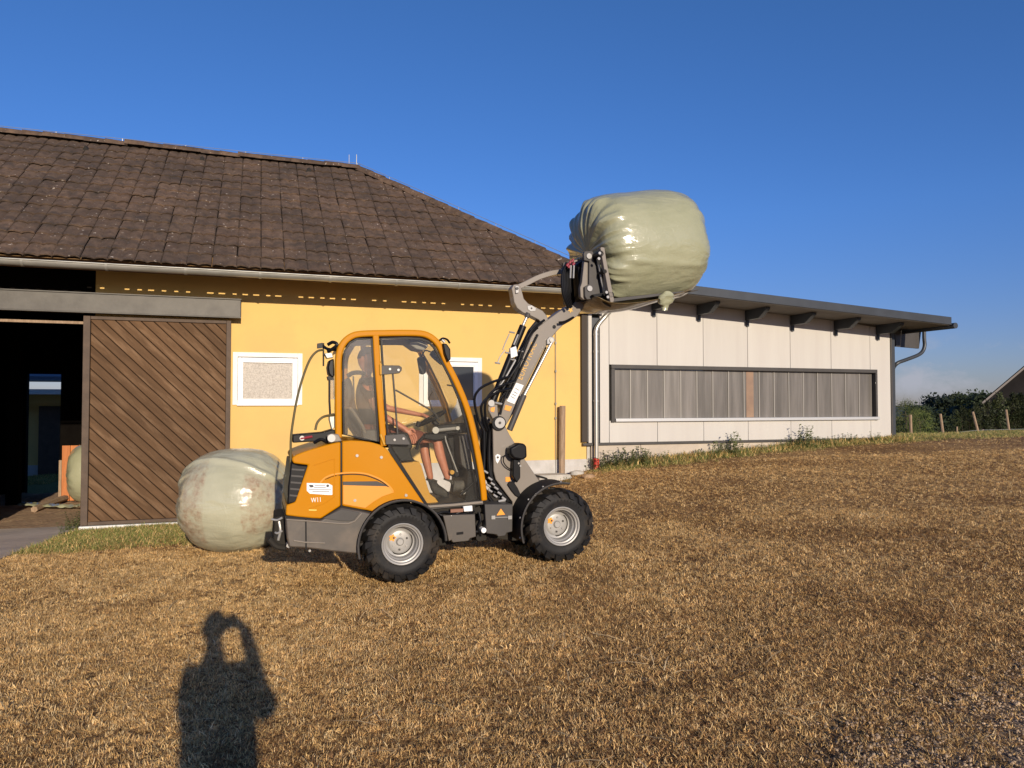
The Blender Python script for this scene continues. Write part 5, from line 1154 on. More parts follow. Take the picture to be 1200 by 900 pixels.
# ------------------------------------------------------------------ people
def skin_obj(name, nd, edges, root, m_, parent=None, sub=2):
    names = list(nd); idx = {k: i for i, k in enumerate(names)}; org = Vector((0,0,0)); q = parent
    while q is not None: org += q.location; q = q.parent
    me = bpy.data.meshes.new(name); me.from_pydata([tuple(Vector(nd[k][0])-org) for k in names], [(idx[a], idx[b_]) for a, b_ in edges], [])
    o = bpy.data.objects.new(name, me); col.objects.link(o)
    o.modifiers.new('skin', 'SKIN'); s = o.modifiers.new('sub', 'SUBSURF'); s.levels = sub; s.render_levels = sub
    lay = me.skin_vertices[0] if me.skin_vertices else None
    if lay is None:
        bm = bmesh.new(); bm.from_mesh(me); bm.verts.layers.skin.verify(); bm.to_mesh(me); bm.free(); lay = me.skin_vertices[0]
    for k in names:
        r_ = nd[k][1]; r_ = r_ if isinstance(r_, tuple) else (r_, r_); r_ = (r_[0]*MB.rs, r_[1]*MB.rs); lay.data[idx[k]].radius = r_; lay.data[idx[k]].use_root = (k == root)
    dg = bpy.context.evaluated_depsgraph_get(); em = bpy.data.meshes.new_from_object(o.evaluated_get(dg)); bpy.data.objects.remove(o)
    em.name = name; em.materials.clear(); em.materials.append(m_); em.polygons.foreach_set('use_smooth', [True]*len(em.polygons))
    o = bpy.data.objects.new(name, em); col.objects.link(o); o.parent = parent; return o
def head_geo(c, fwd, up, s=1.0):
    fwd = fwd.normalized(); up = (up-fwd*up.dot(fwd)).normalized(); sd_ = fwd.cross(up); v = []; f = []; nu, nv = 22, 28
    for i in range(nu+1):
        u = PI*i/nu
        for j in range(nv):
            a = 2*PI*j/nv; x_ = math.sin(u)*math.cos(a); y_ = math.sin(u)*math.sin(a); z_ = math.cos(u)
            fx_, sx2, zz = x_*.098, y_*.076, z_*.125
            if z_ < 0: fx_ *= 1-.18*abs(z_); sx2 *= 1-.42*abs(z_)**1.3
            if x_ > .75 and -.35 < z_ < .15: fx_ += .028*max(0, 1-abs(y_)/.22)*(1-abs(z_+.12)/.28 if abs(z_+.12) < .28 else 0)   # nose
            if x_ > .5 and .05 < z_ < .28: fx_ -= .010*max(0, 1-abs(abs(y_)-.38)/.2)                                   # eye sockets
            if x_ > .6 and -.62 < z_ < -.45: fx_ += .006
            if abs(y_) > .9 and -.3 < z_ < .25: sx2 *= 1.22                                                            # ears
            v.append(c+(fwd*fx_+sd_*sx2+up*zz)*s)
    for i in range(nu):
        for j in range(nv): j2 = (j+1) % nv; f.append((i*nv+j, i*nv+j2, (i+1)*nv+j2, (i+1)*nv+j))
    return v, f
def add_mesh(o, v, f, m_=None):
    org = Vector((0,0,0)); q = o
    while q is not None: org += q.location; q = q.parent
    bm = bmesh.new(); bm.from_mesh(o.data); vv = [bm.verts.new(p_-org) for p_ in v]
    for q in f:
        try: fc = bm.faces.new([vv[i] for i in q]); fc.smooth = True
        except ValueError: pass
    bmesh.ops.remove_doubles(bm, verts=vv, dist=.0002); bmesh.ops.recalc_face_normals(bm, faces=bm.faces); bm.to_mesh(o.data); bm.free()
def hair_geo(c, fwd, up, s=1.0):
    v, f = head_geo(c, fwd, up, s*1.07); fwd = fwd.normalized()
    keep = lambda p_: (p_-c).dot(up) > .035*s - .30*max(0, -(p_-c).dot(fwd)) + .25*max(0,(p_-c).dot(fwd)-.02)
    return [p_+up*.006 for p_ in v], [q for q in f if all(keep(v[i]) for i in q)]
def hand_nodes(nd, ed, wrist, d, palm_n, side, curl, key, s=1.0):
    """palm and five fingers: d along the hand, palm_n towards the palm, side towards the thumb"""
    d = d.normalized(); palm_n = palm_n.normalized(); side = side.normalized()
    pm = wrist+d*.05*s; nd[key+'p'] = (pm, (.036*s/MB.rs, .016*s/MB.rs)); ed.append((key, key+'p'))
    for i, (off, ln) in enumerate(((.030,.072),(.010,.080),(-.010,.075),(-.029,.060))):
        b_ = wrist+d*.092*s+side*off*s; nd[key+f'k{i}'] = (b_, .0105*s/MB.rs); ed.append((key+'p', key+f'k{i}')); dd = d; p_ = b_; prev = key+f'k{i}'
        for j in range(3):
            dd = (dd+palm_n*curl).normalized(); p_ = p_+dd*ln*s*(.45,.32,.25)[j]; nk = key+f'f{i}{j}'; nd[nk] = (p_, (.0095,.0085,.0075)[j]*s/MB.rs); ed.append((prev, nk)); prev = nk
    t0 = wrist+d*.03*s+side*.034*s; nd[key+'t0'] = (t0, .013*s/MB.rs); ed.append((key+'p', key+'t0')); t1 = t0+(d*.7+side*.6+palm_n*.2).normalized()*.038*s; nd[key+'t1'] = (t1, .011*s/MB.rs); ed.append((key+'t0', key+'t1'))
    t2 = t1+(d+palm_n*.5).normalized()*.030*s; nd[key+'t2'] = (t2, .009*s/MB.rs); ed.append((key+'t1', key+'t2'))

# driver
drv = thing('person', 'driver in dark t-shirt and rust shorts sitting in the loader cab, hand on the joystick', 'person', S3(440, 522, .62))
QB = .62
hipc = S3(441, 508, QB); chest = S3(430, 472, QB); neck = S3(429, 441, QB); headc = S3(431.5, 423, QB)
shR = S3(430, 452, QB-.17); shL = S3(430, 452, QB+.17); elR = S3(443, 484, .36); wrR = S3(475, 502.5, .27); elL = S3(452, 478, .98); wrL = S3(492, 486, .86)
hpR = S3(443, 510, QB-.09); hpL = S3(443, 510, QB+.09); knR = S3(513, 511, .50); knL = S3(501, 511, .78); anR = S3(525.5, 563, .48); anL = S3(505, 563, .72); toR = S3(550, 566, .46); toL = S3(521, 577, .68)
knR = S3(512, 514, .50); knL = S3(497, 516, .76)
nd = {'hip': (hipc, (.13,.10)), 'waist': (hipc.lerp(chest,.5), (.10,.07)), 'chest': (chest, (.11,.07)), 'ub': (chest.lerp(neck,.65), (.09,.06)), 'neck': (neck, .05), 'hd': (headc-uv*.04, .06),
      'sR': (shR, .055), 'eR': (elR, .038), 'mR': (elR.lerp(wrR,.35), .038), 'wR': (wrR, (.026,.022)), 'sL': (shL, .055), 'eL': (elL, .038), 'wL': (wrL, .024),
      'hR': (hpR, .085), 'kR': (knR, .055), 'cR': (knR.lerp(anR,.35)-hd*.015, .056), 'aR': (anR, .032), 'hL': (hpL, .085), 'kL': (knL, .055), 'cL': (knL.lerp(anL,.35)-hd*.015, .056), 'aL': (anL, .032)}
ed = [('hip','waist'),('waist','chest'),('chest','ub'),('ub','neck'),('neck','hd'),('ub','sR'),('sR','eR'),('eR','mR'),('mR','wR'),('ub','sL'),('sL','eL'),('eL','wL'),('hip','hR'),('hR','kR'),('kR','cR'),('cR','aR'),('hip','hL'),('hL','kL'),('kL','cL'),('cL','aL')]
hdir = (S3(489, 517, .26)-wrR).normalized(); hand_nodes(nd, ed, wrR, hdir, (-uv-hd*.4), (hd*.6+uv*.5), .42, 'wR', .95)
hand_nodes(nd, ed, wrL, (hd+uv*-.3-wv*.4).normalized(), (-uv), -wv, .6, 'wL', .9)
bd = skin_obj('body', nd, ed, 'hip', M_skin, drv); v, f = head_geo(headc, hd-wv*.15, uv, .95); add_mesh(bd, v, f)
tn_ = {'hip': (hipc+uv*.02, (.150,.115)), 'waist': (hipc.lerp(chest,.5), (.145,.11)), 'chest': (chest, (.18,.135)), 'ub': (chest.lerp(neck,.62), (.165,.12)), 'nk': (neck-uv*.01, .075), 'sR': (shR, .085), 'uR': (shR.lerp(elR,.55), .060), 'sL': (shL, .085), 'uL': (shL.lerp(elL,.55), .065)}
skin_obj('t_shirt', tn_, [('hip','waist'),('waist','chest'),('chest','ub'),('ub','nk'),('ub','sR'),('sR','uR'),('ub','sL'),('sL','uL')], 'hip', M_cloth, drv)
sn_ = {'hip': (hipc, (.150,.12)), 'hR': (hpR, .100), 'tR': (hpR.lerp(knR,.82), .082), 'hL': (hpL, .100), 'tL': (hpL.lerp(knL,.82), .082)}
skin_obj('shorts', sn_, [('hip','hR'),('hR','tR'),('hip','hL'),('hL','tL')], 'hip', M_short, drv)
for (an, to, m_) in ((anR, toR, M_shoeg), (anL, toL, M_shoe)):  # near shoe grey, far shoe black to stand for its shade
    d_ = (to-an).normalized()*LS; dn = -uv
    s_ = {'c': (an+dn*.01, .058), 'h': (an+dn*.055-d_*.02, (.062,.058)), 'm': (an+dn*.045+d_*.10, (.062,.060)), 't': (to+dn*.01, (.060,.046)), 'e': (to+dn*.02+d_*.05, (.045,.03))}
    skin_obj('shoe', s_, [('c','h'),('h','m'),('m','t'),('t','e')], 'h', m_, drv)
v, f = hair_geo(headc, hd-wv*.15, uv, .95); MB().add(v, f).build('hair', M_hair, drv, smooth=80)

MB.rs = 1.0
# the photographer, whose shadow falls on the grass
ph = thing('person', 'photographer in dark clothes holding up a phone, seen as a long shadow', 'person', (-.26, -.55, gz(-.26, -.55)))
gzp = gz(-.26,-.55); px_, py_ = .095, -.40
F = Vector((0,1,0)); Z_ = Vector((0,0,1)); V = Vector
gzp = gz(px_, py_); hipc = V((px_, py_, gzp+.90)); chest = V((px_, py_+.01, gzp+1.20)); neck = V((px_-.05, py_, CAMZ-.17)); headc = V((px_-.09, py_+.05, CAMZ+.03))
shR = V((px_+.15, py_, CAMZ-.20)); shL = V((px_-.18, py_, CAMZ-.22)); elR = V((px_+.19, py_+.16, CAMZ-.42)); wrR = V((.14, -.12, CAMZ-.06)); elL = V((px_-.23, py_+.18, CAMZ-.45)); wrL = V((-.06, -.12, CAMZ-.05))
hpR = hipc+V((.10,0,-.04)); hpL = hipc+V((-.10,0,-.04)); knR = V((px_+.13, py_+.04, gzp+.52)); knL = V((px_-.13, py_+.04, gzp+.52)); anR = V((px_+.16, py_-.02, gzp+.10)); anL = V((px_-.16, py_-.02, gzp+.10))
nd = {'hip': (hipc, (.15,.12)), 'waist': (hipc.lerp(chest,.5), (.14,.11)), 'chest': (chest, (.17,.12)), 'ub': (chest.lerp(neck,.6), (.16,.10)), 'neck': (neck, .06), 'hd': (headc-Z_*.04, .065), 'sR': (shR, .065), 'eR': (elR, .045), 'wR': (wrR, .05), 'sL': (shL, .065), 'eL': (elL, .052), 'wL': (wrL, .036),
      'hR': (hpR, .10), 'kR': (knR, .065), 'aR': (anR, .04), 'hL': (hpL, .10), 'kL': (knL, .065), 'aL': (anL, .04)}
ed = [('hip','waist'),('waist','chest'),('chest','ub'),('ub','neck'),('neck','hd'),('ub','sR'),('sR','eR'),('eR','wR'),('ub','sL'),('sL','eL'),('eL','wL'),('hip','hR'),('hR','kR'),('kR','aR'),('hip','hL'),('hL','kL'),('kL','aL')]
hand_nodes(nd, ed, wrR, V((-.5,.35,.5)), V((-1,0,0)), Z_, .3, 'wR', .9); hand_nodes(nd, ed, wrL, V((.5,.35,.5)), V((1,0,0)), Z_, .3, 'wL', .9)
bd = skin_obj('body', nd, ed, 'hip', M_skin, ph); v, f = head_geo(headc, F, Z_); add_mesh(bd, v, f)
v, f = hair_geo(headc, F, Z_); MB().add(v, f).build('hair', M_hair, ph, smooth=80)
tn_ = {'hip': (hipc+Z_*-.05, (.19,.16)), 'waist': (hipc.lerp(chest,.5), (.185,.15)), 'chest': (chest, (.19,.15)), 'ub': (chest.lerp(neck,.45), (.175,.12)), 'nk': (neck-Z_*.03, .08), 'sR': (shR, .085), 'uR': (shR.lerp(elR,.6), .080), 'eR': (elR, .085), 'sL': (shL, .085), 'uL': (shL.lerp(elL,.6), .080), 'eL': (elL, .075)}
skin_obj('t_shirt', tn_, [('hip','waist'),('waist','chest'),('chest','ub'),('ub','nk'),('ub','sR'),('sR','uR'),('uR','eR'),('ub','sL'),('sL','uL'),('uL','eL')], 'hip', M_cloth, ph)
sn_ = {'hip': (hipc, (.19,.16)), 'hR': (hpR, .125), 'kR': (knR, .11), 'aR': (anR+Z_*.03, .09), 'hL': (hpL, .125), 'kL': (knL, .11), 'aL': (anL+Z_*.03, .09)}
skin_obj('trousers', sn_, [('hip','hR'),('hR','kR'),('kR','aR'),('hip','hL'),('hL','kL'),('kL','aL')], 'hip', M_jean, ph)
for an in (anR, anL):
    s_ = {'h': (an-Z_*.05-F*.03, .05), 'm': (an-Z_*.055+F*.08, (.05,.04)), 't': (an-Z_*.07+F*.18, (.045,.028))}; skin_obj('shoe', s_, [('h','m'),('m','t')], 'h', M_shoe, ph)
phn = MB(); phn.box((.03, -.055, CAMZ-.02), (.15, .009, .076)); o = phn.build('phone', M_black, bevel=.006); tag(o, 'dark phone held sideways in both hands of the photographer', 'phone')
# ------------------------------------------------------------------ posts, stones, fence
q = W(658, 548, .12); zt_ = W(658, 475.5, .12)[1]; pb = wp(q[0], 0, .12); zg = gz(pb.x, pb.y)
mb = MB(); mb.tube([Vector((pb.x, pb.y, zg-.3)), Vector((pb.x+.012, pb.y, zg+.5)), Vector((pb.x+.02, pb.y, zt_))], .058, 7); o = mb.build('wooden_post', M_post, smooth=30); tag(o, 'brown wooden post standing by the yellow wall beside the zinc downpipe', 'post')
def blob(mb, c, r, sq=(1,1,.6), seed=0, n=8):
    v = []; f = []; m_ = n*2
    for i in range(n+1):
        for j in range(m_):
            u = PI*i/n; a = 2*PI*j/m_; d = Vector((math.sin(u)*math.cos(a), math.sin(u)*math.sin(a), math.cos(u))); k = 1+.28*noise.noise(d*1.6+Vector((seed,0,0)))
            v.append(Vector(c)+Vector((d.x*sq[0], d.y*sq[1], d.z*sq[2]))*r*k)
    for i in range(n):
        for j in range(m_): j2 = (j+1) % m_; f.append((i*m_+j, i*m_+j2, (i+1)*m_+j2, (i+1)*m_+j))
    return mb.add(v, f)
ks = MB(); ta, tb_ = tW(622), tW(658); p0 = wp(ta, 0, .42); 
mb = MB(); zt2 = W(648, 556, .35)[1]; mb.obox(wp(ta, zt2-.4, .45), Uw*(tb_-ta), Nw*.38, Vector((0,0,.4))); o = mb.build('kerb_slab', M_conc, bevel=.02); tag(o, 'pale concrete slab on edge at the foot of the yellow wall', 'slab')
for k, (px, py, s_) in enumerate(((668,551,.13),(676,556,.10),(684,550,.15),(664,561,.07),(690,560,.09))):
    g_ = PG(px, py); mb = MB(); blob(mb, (g_.x, g_.y, gz(g_.x, g_.y)+.02), s_, (1.5,1,.55), k*3.1); o = mb.build('stone' if k % 2 else 'soil_clod', M_soil if k % 2 == 0 else M_conc, smooth=40)
    tag(o, ('brown clod of soil between post and downpipe, %s' if k % 2 == 0 else 'pale flat stone near the foot of the downpipe, %s') % ('leftmost','upper one','nearest the pipe','lower one','rightmost')[k], 'clod' if k % 2 == 0 else 'stone')
# apron in front of the doorway
apx = [(-60,622),(-20,621.5),(40,619.5),(86,617),(92,622),(60,634),(30,645),(0,656),(-30,668),(-80,690),(-140,700),(-160,640)]
pts = [PG(x_, y_) for x_, y_ in apx]
bm = bmesh.new(); vs_ = [bm.verts.new((p_.x, p_.y, 0)) for p_ in pts]; fc = bm.faces.new(vs_); bmesh.ops.triangulate(bm, faces=[fc]); 
for _ in range(4): bmesh.ops.subdivide_edges(bm, edges=bm.edges[:], cuts=1, use_grid_fill=True)
zz = gz_arr(np.array([v.co.x for v in bm.verts]), np.array([v.co.y for v in bm.verts]))
for v, z_ in zip(bm.verts, zz): v.co.z = float(z_)+.012
me = bpy.data.meshes.new('path'); bm.to_mesh(me); bm.free(); me.materials.append(M_asph); o = bpy.data.objects.new('path', me); col.objects.link(o); o['kind'] = 'structure'; o['label'] = 'grey asphalt apron in front of the barn doorway'
ap2 = [(p_.x, p_.y) for p_ in pts]
def in_poly(x, y, poly):
    c = np.zeros(x.shape, bool); n = len(poly); j = n-1
    for i in range(n):
        xi, yi = poly[i]; xj, yj = poly[j]; t_ = ((yi > y) != (yj > y)) & (x < (xj-xi)*(y-yi)/((yj-yi) or 1e-9)+xi); c ^= t_; j = i
    return c
# fence
fpx = [(1067,486,1068,516,22,'nearest the shed'),(1102,485,1107,515,23,'second from the shed, leaning left'),(1121.5,500,1121.7,514.5,25,'short one between two tall posts'),(1140,482.5,1149,509,24.5,'strongly leaning, third tall one from the shed'),(1152,503,1152.5,509.5,27,'tiny stump beside the leaning post'),(1179,480,1184,506,26,'tall one near the right edge of the photo')]
tops = []
for (x0, y0, x1, y1, Y_, lab) in fpx:
    a_ = PY(x1, y1, Y_); b_ = PY(x0, y0, Y_); g_ = gz(a_.x, a_.y); a_.z = min(a_.z, g_)-.2
    r_ = .045 if y1-y0 > 20 else .032
    o = MB().tube([a_, b_], [r_, r_*.85], 7).build('fence_post', M_post, smooth=30); tag(o, 'wooden fence post on the field crest, '+lab, 'post', 'fence posts on the field crest'); tops.append((a_, b_))
wr = []
for (a_, b_), h_ in zip([tops[i] for i in (0,1,3,5)], (.25,.28,.22,.25)): 
    ry = b_.lerp(a_, .62); wr.append(ry)
wr.append(wr[-1]+(wr[-1]-wr[-2])*3)
o = MB().tube(smooth_path(wr, 5), .010, 5).build('fence_wire', M_galv); tag(o, 'thin pale wire strung between the leaning field posts', 'wire')

# ------------------------------------------------------------------ weeds along the shed
def leafmat(name, c, c2, tr=.25):
    m = bpy.data.materials.new(name); nt, b = nodes(m); N = nt.nodes; L = nt.links
    g = N.new('ShaderNodeNewGeometry'); n = N.new('ShaderNodeTexNoise'); n.inputs['Scale'].default_value = 3.0; L.new(g.outputs['Position'], n.inputs['Vector'])
    q = N.new('ShaderNodeMix'); q.data_type = 'RGBA'; q.inputs[6].default_value = (*c,1); q.inputs[7].default_value = (*c2,1); mr = N.new('ShaderNodeMapRange'); mr.inputs['From Min'].default_value = .35; mr.inputs['From Max'].default_value = .65; L.new(n.outputs['Fac'], mr.inputs[0]); L.new(mr.outputs[0], q.inputs[0])
    oi = N.new('ShaderNodeObjectInfo'); h = N.new('ShaderNodeHueSaturation'); m2 = N.new('ShaderNodeMapRange'); m2.inputs['To Min'].default_value = .6; m2.inputs['To Max'].default_value = 1.45; L.new(oi.outputs['Random'], m2.inputs[0]); L.new(m2.outputs[0], h.inputs['Value']); L.new(q.outputs[2], h.inputs['Color']); L.new(h.outputs[0], b.inputs['Base Color'])
    b.inputs['Roughness'].default_value = .6; b.inputs['Specular IOR Level'].default_value = .3
    if tr: 
        t_ = N.new('ShaderNodeBsdfTranslucent'); L.new(h.outputs[0], t_.inputs[0]); ms = N.new('ShaderNodeMixShader'); ms.inputs[0].default_value = tr; L.new(b.outputs[0], ms.inputs[1]); L.new(t_.outputs[0], ms.inputs[2]); L.new(ms.outputs[0], N['Material Output'].inputs[0])
    return m
M_leaf = leafmat('weed_leaf', (.12,.16,.05), (.18,.20,.075)); M_stem = mat('weed_stem', (.12,.13,.05), None, rough=.8)
M_brn = leafmat('thatch_brown', (.30,.165,.065), (.18,.098,.042), .1); M_straw = leafmat('straw_blade', (.88,.62,.27), (.76,.51,.20), .3); M_strawd = leafmat('brown_blade', (.70,.46,.19), (.56,.35,.14), .25); M_grn = leafmat('green_blade', (.19,.24,.055), (.30,.30,.09), .3); M_pale = leafmat('pale_straw', (.82,.63,.34), (.70,.50,.25), .3)
def weed_meshes(seed, h, n, spread):
    rnd = random.Random(seed); lf = MB(); st = MB()
    for k in range(n):
        a = rnd.uniform(0, 2*PI); b0 = Vector((rnd.gauss(0, spread), rnd.gauss(0, spread*.5), 0)); hh_ = h*rnd.uniform(.45, 1.1); tip = b0+Vector((math.cos(a)*hh_*.3, math.sin(a)*hh_*.3, hh_)); md = b0.lerp(tip,.5)+Vector((0,0,hh_*.08))
        P_ = smooth_path([b0, md, tip], 3); st.tube(P_, .003, 3, cap=False)
        for j in range(int(10+hh_*40)):
            p_ = P_[min(len(P_)-1, int(rnd.uniform(.1, 1)*len(P_)))]; a2 = rnd.uniform(0, 2*PI); l_ = rnd.uniform(.03,.07); d = Vector((math.cos(a2), math.sin(a2), rnd.uniform(-.3,.8))).normalized(); w_ = d.cross(Vector((0,0,1))).normalized()*l_*.30
            lf.add([p_, p_+d*l_*.5+w_, p_+d*l_, p_+d*l_*.5-w_], [(0,1,2),(0,2,3)])
    return lf, st
protos = []
for s_ in range(3):
    lf, st = weed_meshes(s_+5, .26+.08*s_, 20, .14); r_ = []
    for q, m_, nm in ((lf, M_leaf, 'foliage'), (st, M_stem, 'stem')):
        me_ = bpy.data.meshes.new(nm); me_.from_pydata([tuple(p_) for p_ in q.v], [], q.f); me_.materials.append(m_); r_.append(me_)
    protos.append(r_)
wl = [(706,.9,'green weed right beside the red foot of the zinc pipe'),(719,1.05,'green weed directly below the left end of the ribbon window'),(731,.95,'weed in the bushy cluster, second clump right of the ribbon window corner'),(743,1.1,'tallest green weed of the bushy cluster near the zinc pipe'),(757,1.0,'right hand clump of the bushy cluster, just left of the second plinth joint'),(776,.6,'low single weed just right of the bushy cluster'),(822,.7,'small weed standing left of the two spindly tall ones'),(843,1.0,'spindly tall weed, the left one of the pair below the straw coloured reflection strip'),(858,1.15,'spindly tall weed, the right one of the pair below the straw coloured reflection strip'),(893,.6,'short weed at the last plinth joint'),(925,.75,'weed midway between the plinth joint and the tall tuft'),(942,1.15,'tall tuft below the right part of the ribbon window'),(962,.8,'weed just right of the tall tuft by the shed'),(990,.75,'weed below the right end of the ribbon window'),(1022,.6,'small weed nearest the grey corner post of the shed')]
for k, (px, s_, lab_) in enumerate(wl):
    p_ = wp(tW(px, .22), 0, .22+.12*((k*7) % 3)/2); me_l, me_s = protos[k % 3]
    th = thing('weed', 'leafy green weed at the foot of the shed wall, number', 'weed', (p_.x, p_.y, gz(p_.x, p_.y)-.02), 'weeds along the foot of the shed wall')
    th['label'] = lab_
    th.rotation_euler.z = k*1.9; th.scale = (s_, s_, s_*.9)
    for nm, q in (('foliage', me_l), ('stem', me_s)): o = bpy.data.objects.new(nm, q); col.objects.link(o); o.parent = th
# tufts by the barn door corner
for k, (px, py, s_) in enumerate(((80,622,.5),(88,617,.55),(74,628,.4),(664,566,.35))):
    p_ = PG(px, py); me_l, me_s = protos[(k+1) % 3]
    th = thing('weed', ['leafy green tuft beside the asphalt apron, left of the plank door','leafy green tuft at the lower left corner of the plank door','small green tuft at the edge of the asphalt apron','small green weed by the stones near the brown post'][k], 'weed', (p_.x, p_.y, gz(p_.x, p_.y)-.02)); th.rotation_euler.z = k*2.2; th.scale = (s_,)*3
    for nm, q in (('foliage', me_l), ('stem', me_s)): o = bpy.data.objects.new(nm, q); col.objects.link(o); o.parent = th

# ------------------------------------------------------------------ trees
M_thuja = leafmat('hedge_green', (.030,.042,.014), (.055,.062,.022), .1); M_broad = leafmat('broad_leaf', (.085,.115,.025), (.15,.16,.045), .3); M_dark = leafmat('dark_forest_leaf', (.022,.034,.016), (.036,.048,.024), .1); M_bark = mat('bark', (.09,.065,.045), (.06,.045,.03), 5, .9, bump=.6, bscale=20)
def crown(h, r, n, leaf, shape, seed):
    rnd = random.Random(seed); mb = MB(); cl = []
    for k in range(max(10, n//22)):
        z_ = rnd.uniform(.06, 1)
        rr = {'cone': (1-z_)**.75, 'round': math.sqrt(max(0.02, 1-(2*(z_-.5))**2)), 'col': min(1, (1.02-z_)*3.2)*(.8+.2*math.sin(z_*9))}[shape]*r
        a = rnd.uniform(0, 2*PI); q = rr*rnd.uniform(.35,1.0)**.5; cl.append((Vector((math.cos(a)*q, math.sin(a)*q, z_*h)), r*rnd.uniform(.14,.32)))
    for c_, cr in cl:
        for j in range(22):
            p_ = c_+Vector((rnd.gauss(0,1), rnd.gauss(0,1), rnd.gauss(0,1)*(1.2 if shape != 'round' else .8)))*cr*.6; d = Vector((rnd.gauss(0,1), rnd.gauss(0,1), rnd.gauss(.3,1))).normalized(); w_ = d.orthogonal().normalized(); l_ = leaf*rnd.uniform(.6,1.4)
            mb.add([p_, p_+d*l_*.5+w_*l_*.35, p_+d*l_, p_+d*l_*.5-w_*l_*.35], [(0,1,2,3)])
    tk = MB(); tk.tube([Vector((0,0,-.5)), Vector((.02*h*.3,0,h*.35)), Vector((-.01*h,0.01*h,h*.75))], [r*.09, r*.06, r*.02], 7)
    for k in range(7): a = rnd.uniform(0,2*PI); z_ = rnd.uniform(.2,.7)*h; tk.tube([Vector((0,0,z_)), Vector((math.cos(a)*r*.6, math.sin(a)*r*.6, z_+h*.14))], [r*.03, r*.01], 5)
    out = []
    for q, nm in ((mb, 'crown'), (tk, 'trunk')):
        me_ = bpy.data.meshes.new(nm); me_.from_pydata([tuple(p_) for p_ in q.v], [], q.f); out.append(me_)
    return out
def tree(pr_, px, ybase, Y_, H_proto, py_top, lab, nm, m_, group=None, cat='tree', wid=1.0, rot=0):
    p_ = PY(px, ybase, Y_); g_ = gz(p_.x, p_.y); top = PY(px, py_top, Y_).z; s_ = (top-g_)/H_proto
    th = thing(nm, lab, cat, (p_.x, p_.y, g_), group); th.scale = (s_*wid, s_*wid, s_); th.rotation_euler.z = rot
    for q, n2, mm in ((pr_[0], 'crown', m_), (pr_[1], 'trunk', M_bark)):
        if not q.materials: q.materials.append(mm)
        o = bpy.data.objects.new(n2, q); col.objects.link(o); o.parent = th
    return th
Pth = [crown(5, .8, 2600, .14, 'col', 31+k) for k in range(3)]; Pbr = crown(4, 1.9, 5200, .11, 'round', 5); Pdk = [crown(9, 3.2, 3400, .45, 'round', 50+k) for k in range(3)]; Pcn = [crown(9, 2.0, 3000, .38, 'cone', 60+k) for k in range(2)]
ORD = ['first','second','third','fourth','fifth','sixth','seventh','eighth','ninth','tenth','eleventh','twelfth','thirteenth','fourteenth']
tops_ = [479,474,478,471,473,469,470,464,466,463,462,461,464,462]
for k in range(14):
    px = 1120+k*7.6+random.uniform(-1,1); tree(Pth[k % 3], px, 505, 36, 5, tops_[k]+random.uniform(-3,3), ORD[k]+' dark green conifer from the left in the tall hedge', 'hedge_conifer', M_thuja, 'conifers in the tall hedge', wid=1.0, rot=k*1.7)
tree(Pbr, 1062, 512, 27, 4, 470, 'sunlit yellow green leafy tree right beside the corner of the shed', 'leafy_tree', M_broad, wid=.75)
Pbr2 = crown(4, 1.9, 3600, .13, 'round', 9)
tree(Pbr2, 1078, 512, 30, 4, 481, 'low sunlit bush with yellow green leaves behind the first field post', 'leafy_bush', M_broad, cat='bush', wid=.9)
for k, (px, yt) in enumerate(((1076,478),(1084,480),(1091,484),(1100,487),(1110,486),(1119,483),(1131,480),(1142,477))):
    tree(Pcn[k % 2] if k % 3 else Pdk[0], px, 505, 48+3*(k % 3), 9, yt, ORD[k]+' dark tree from the left in the row beyond the field crest', 'dark_tree', M_dark, 'dark trees beyond the crest', wid=1.2, rot=k)
for k, (px, yt) in enumerate(((1099,469),(1105,471),(1112,473),(1119,470),(1127,468),(1136,467),(1145,466),(1155,467))):
    tree(Pdk[k % 3], px, 505, 95+5*(k % 3), 9, yt, ORD[k]+' distant tree from the left on the skyline, rounded dark crown', 'distant_tree', M_dark, 'tall trees on the skyline', wid=1.0, rot=k*1.3)
# far wooded ridge
rg = MB(); v = []; f = []; n = 120
for i in range(n):
    a = R(-70+140*i/(n-1)); d = 700; h = 0+5*noise.noise(Vector((i*.13,1,0)))+2*noise.noise(Vector((i*.9,4,0))); c_ = Vector((math.sin(a), math.cos(a), 0)); v += [c_*(d-160)+Vector((0,0,-12)), c_*d+Vector((0,0,h)), c_*(d+200)+Vector((0,0,-12))]
for i in range(n-1):
    for j in range(2): f.append((i*3+j, i*3+j+1, (i+1)*3+j+1, (i+1)*3+j))
o = rg.add(v, f).build('hills', mat('far_wooded_hill', (.05,.07,.07), (.035,.05,.05), .03, .95)); o['kind'] = 'structure'; o['label'] = 'low wooded ridge far off'
# dark barn roof at the right edge
fb_ = thing('far_barn', 'dark farm roof rising behind the hedge at the right edge', 'barn', PY(1200, 505, 46))
A0 = PY(1146, 474, 46); A1 = PY(1203, 426, 46); A2 = PY(1262, 478, 46); dk = Vector((.69,1,0)).normalized()*14
gzz = gz(A0.x, A0.y)-1
MB().ext([A0, A1, A2, Vector((A2.x, A2.y, gzz)), Vector((A0.x+1, A0.y, gzz))], dk).build('wall', mat('far_dark_boards', (.016,.014,.014), (.010,.009,.009), .8, .9, spec=.1), fb_)
def slab(a_, b_, nm): return MB().ext([a_+Vector((0,-.5,.05)), b_+Vector((0,-.5,.05)), b_+Vector((0,-.5,.19)), a_+Vector((0,-.5,.19))], dk*1.08).build(nm, mat('far_grey_roof', (.16,.14,.125), None, rough=.8), fb_)
slab(A0+(A0-A1)*.05, A1, 'roof'); slab(A1, A2, 'roof')

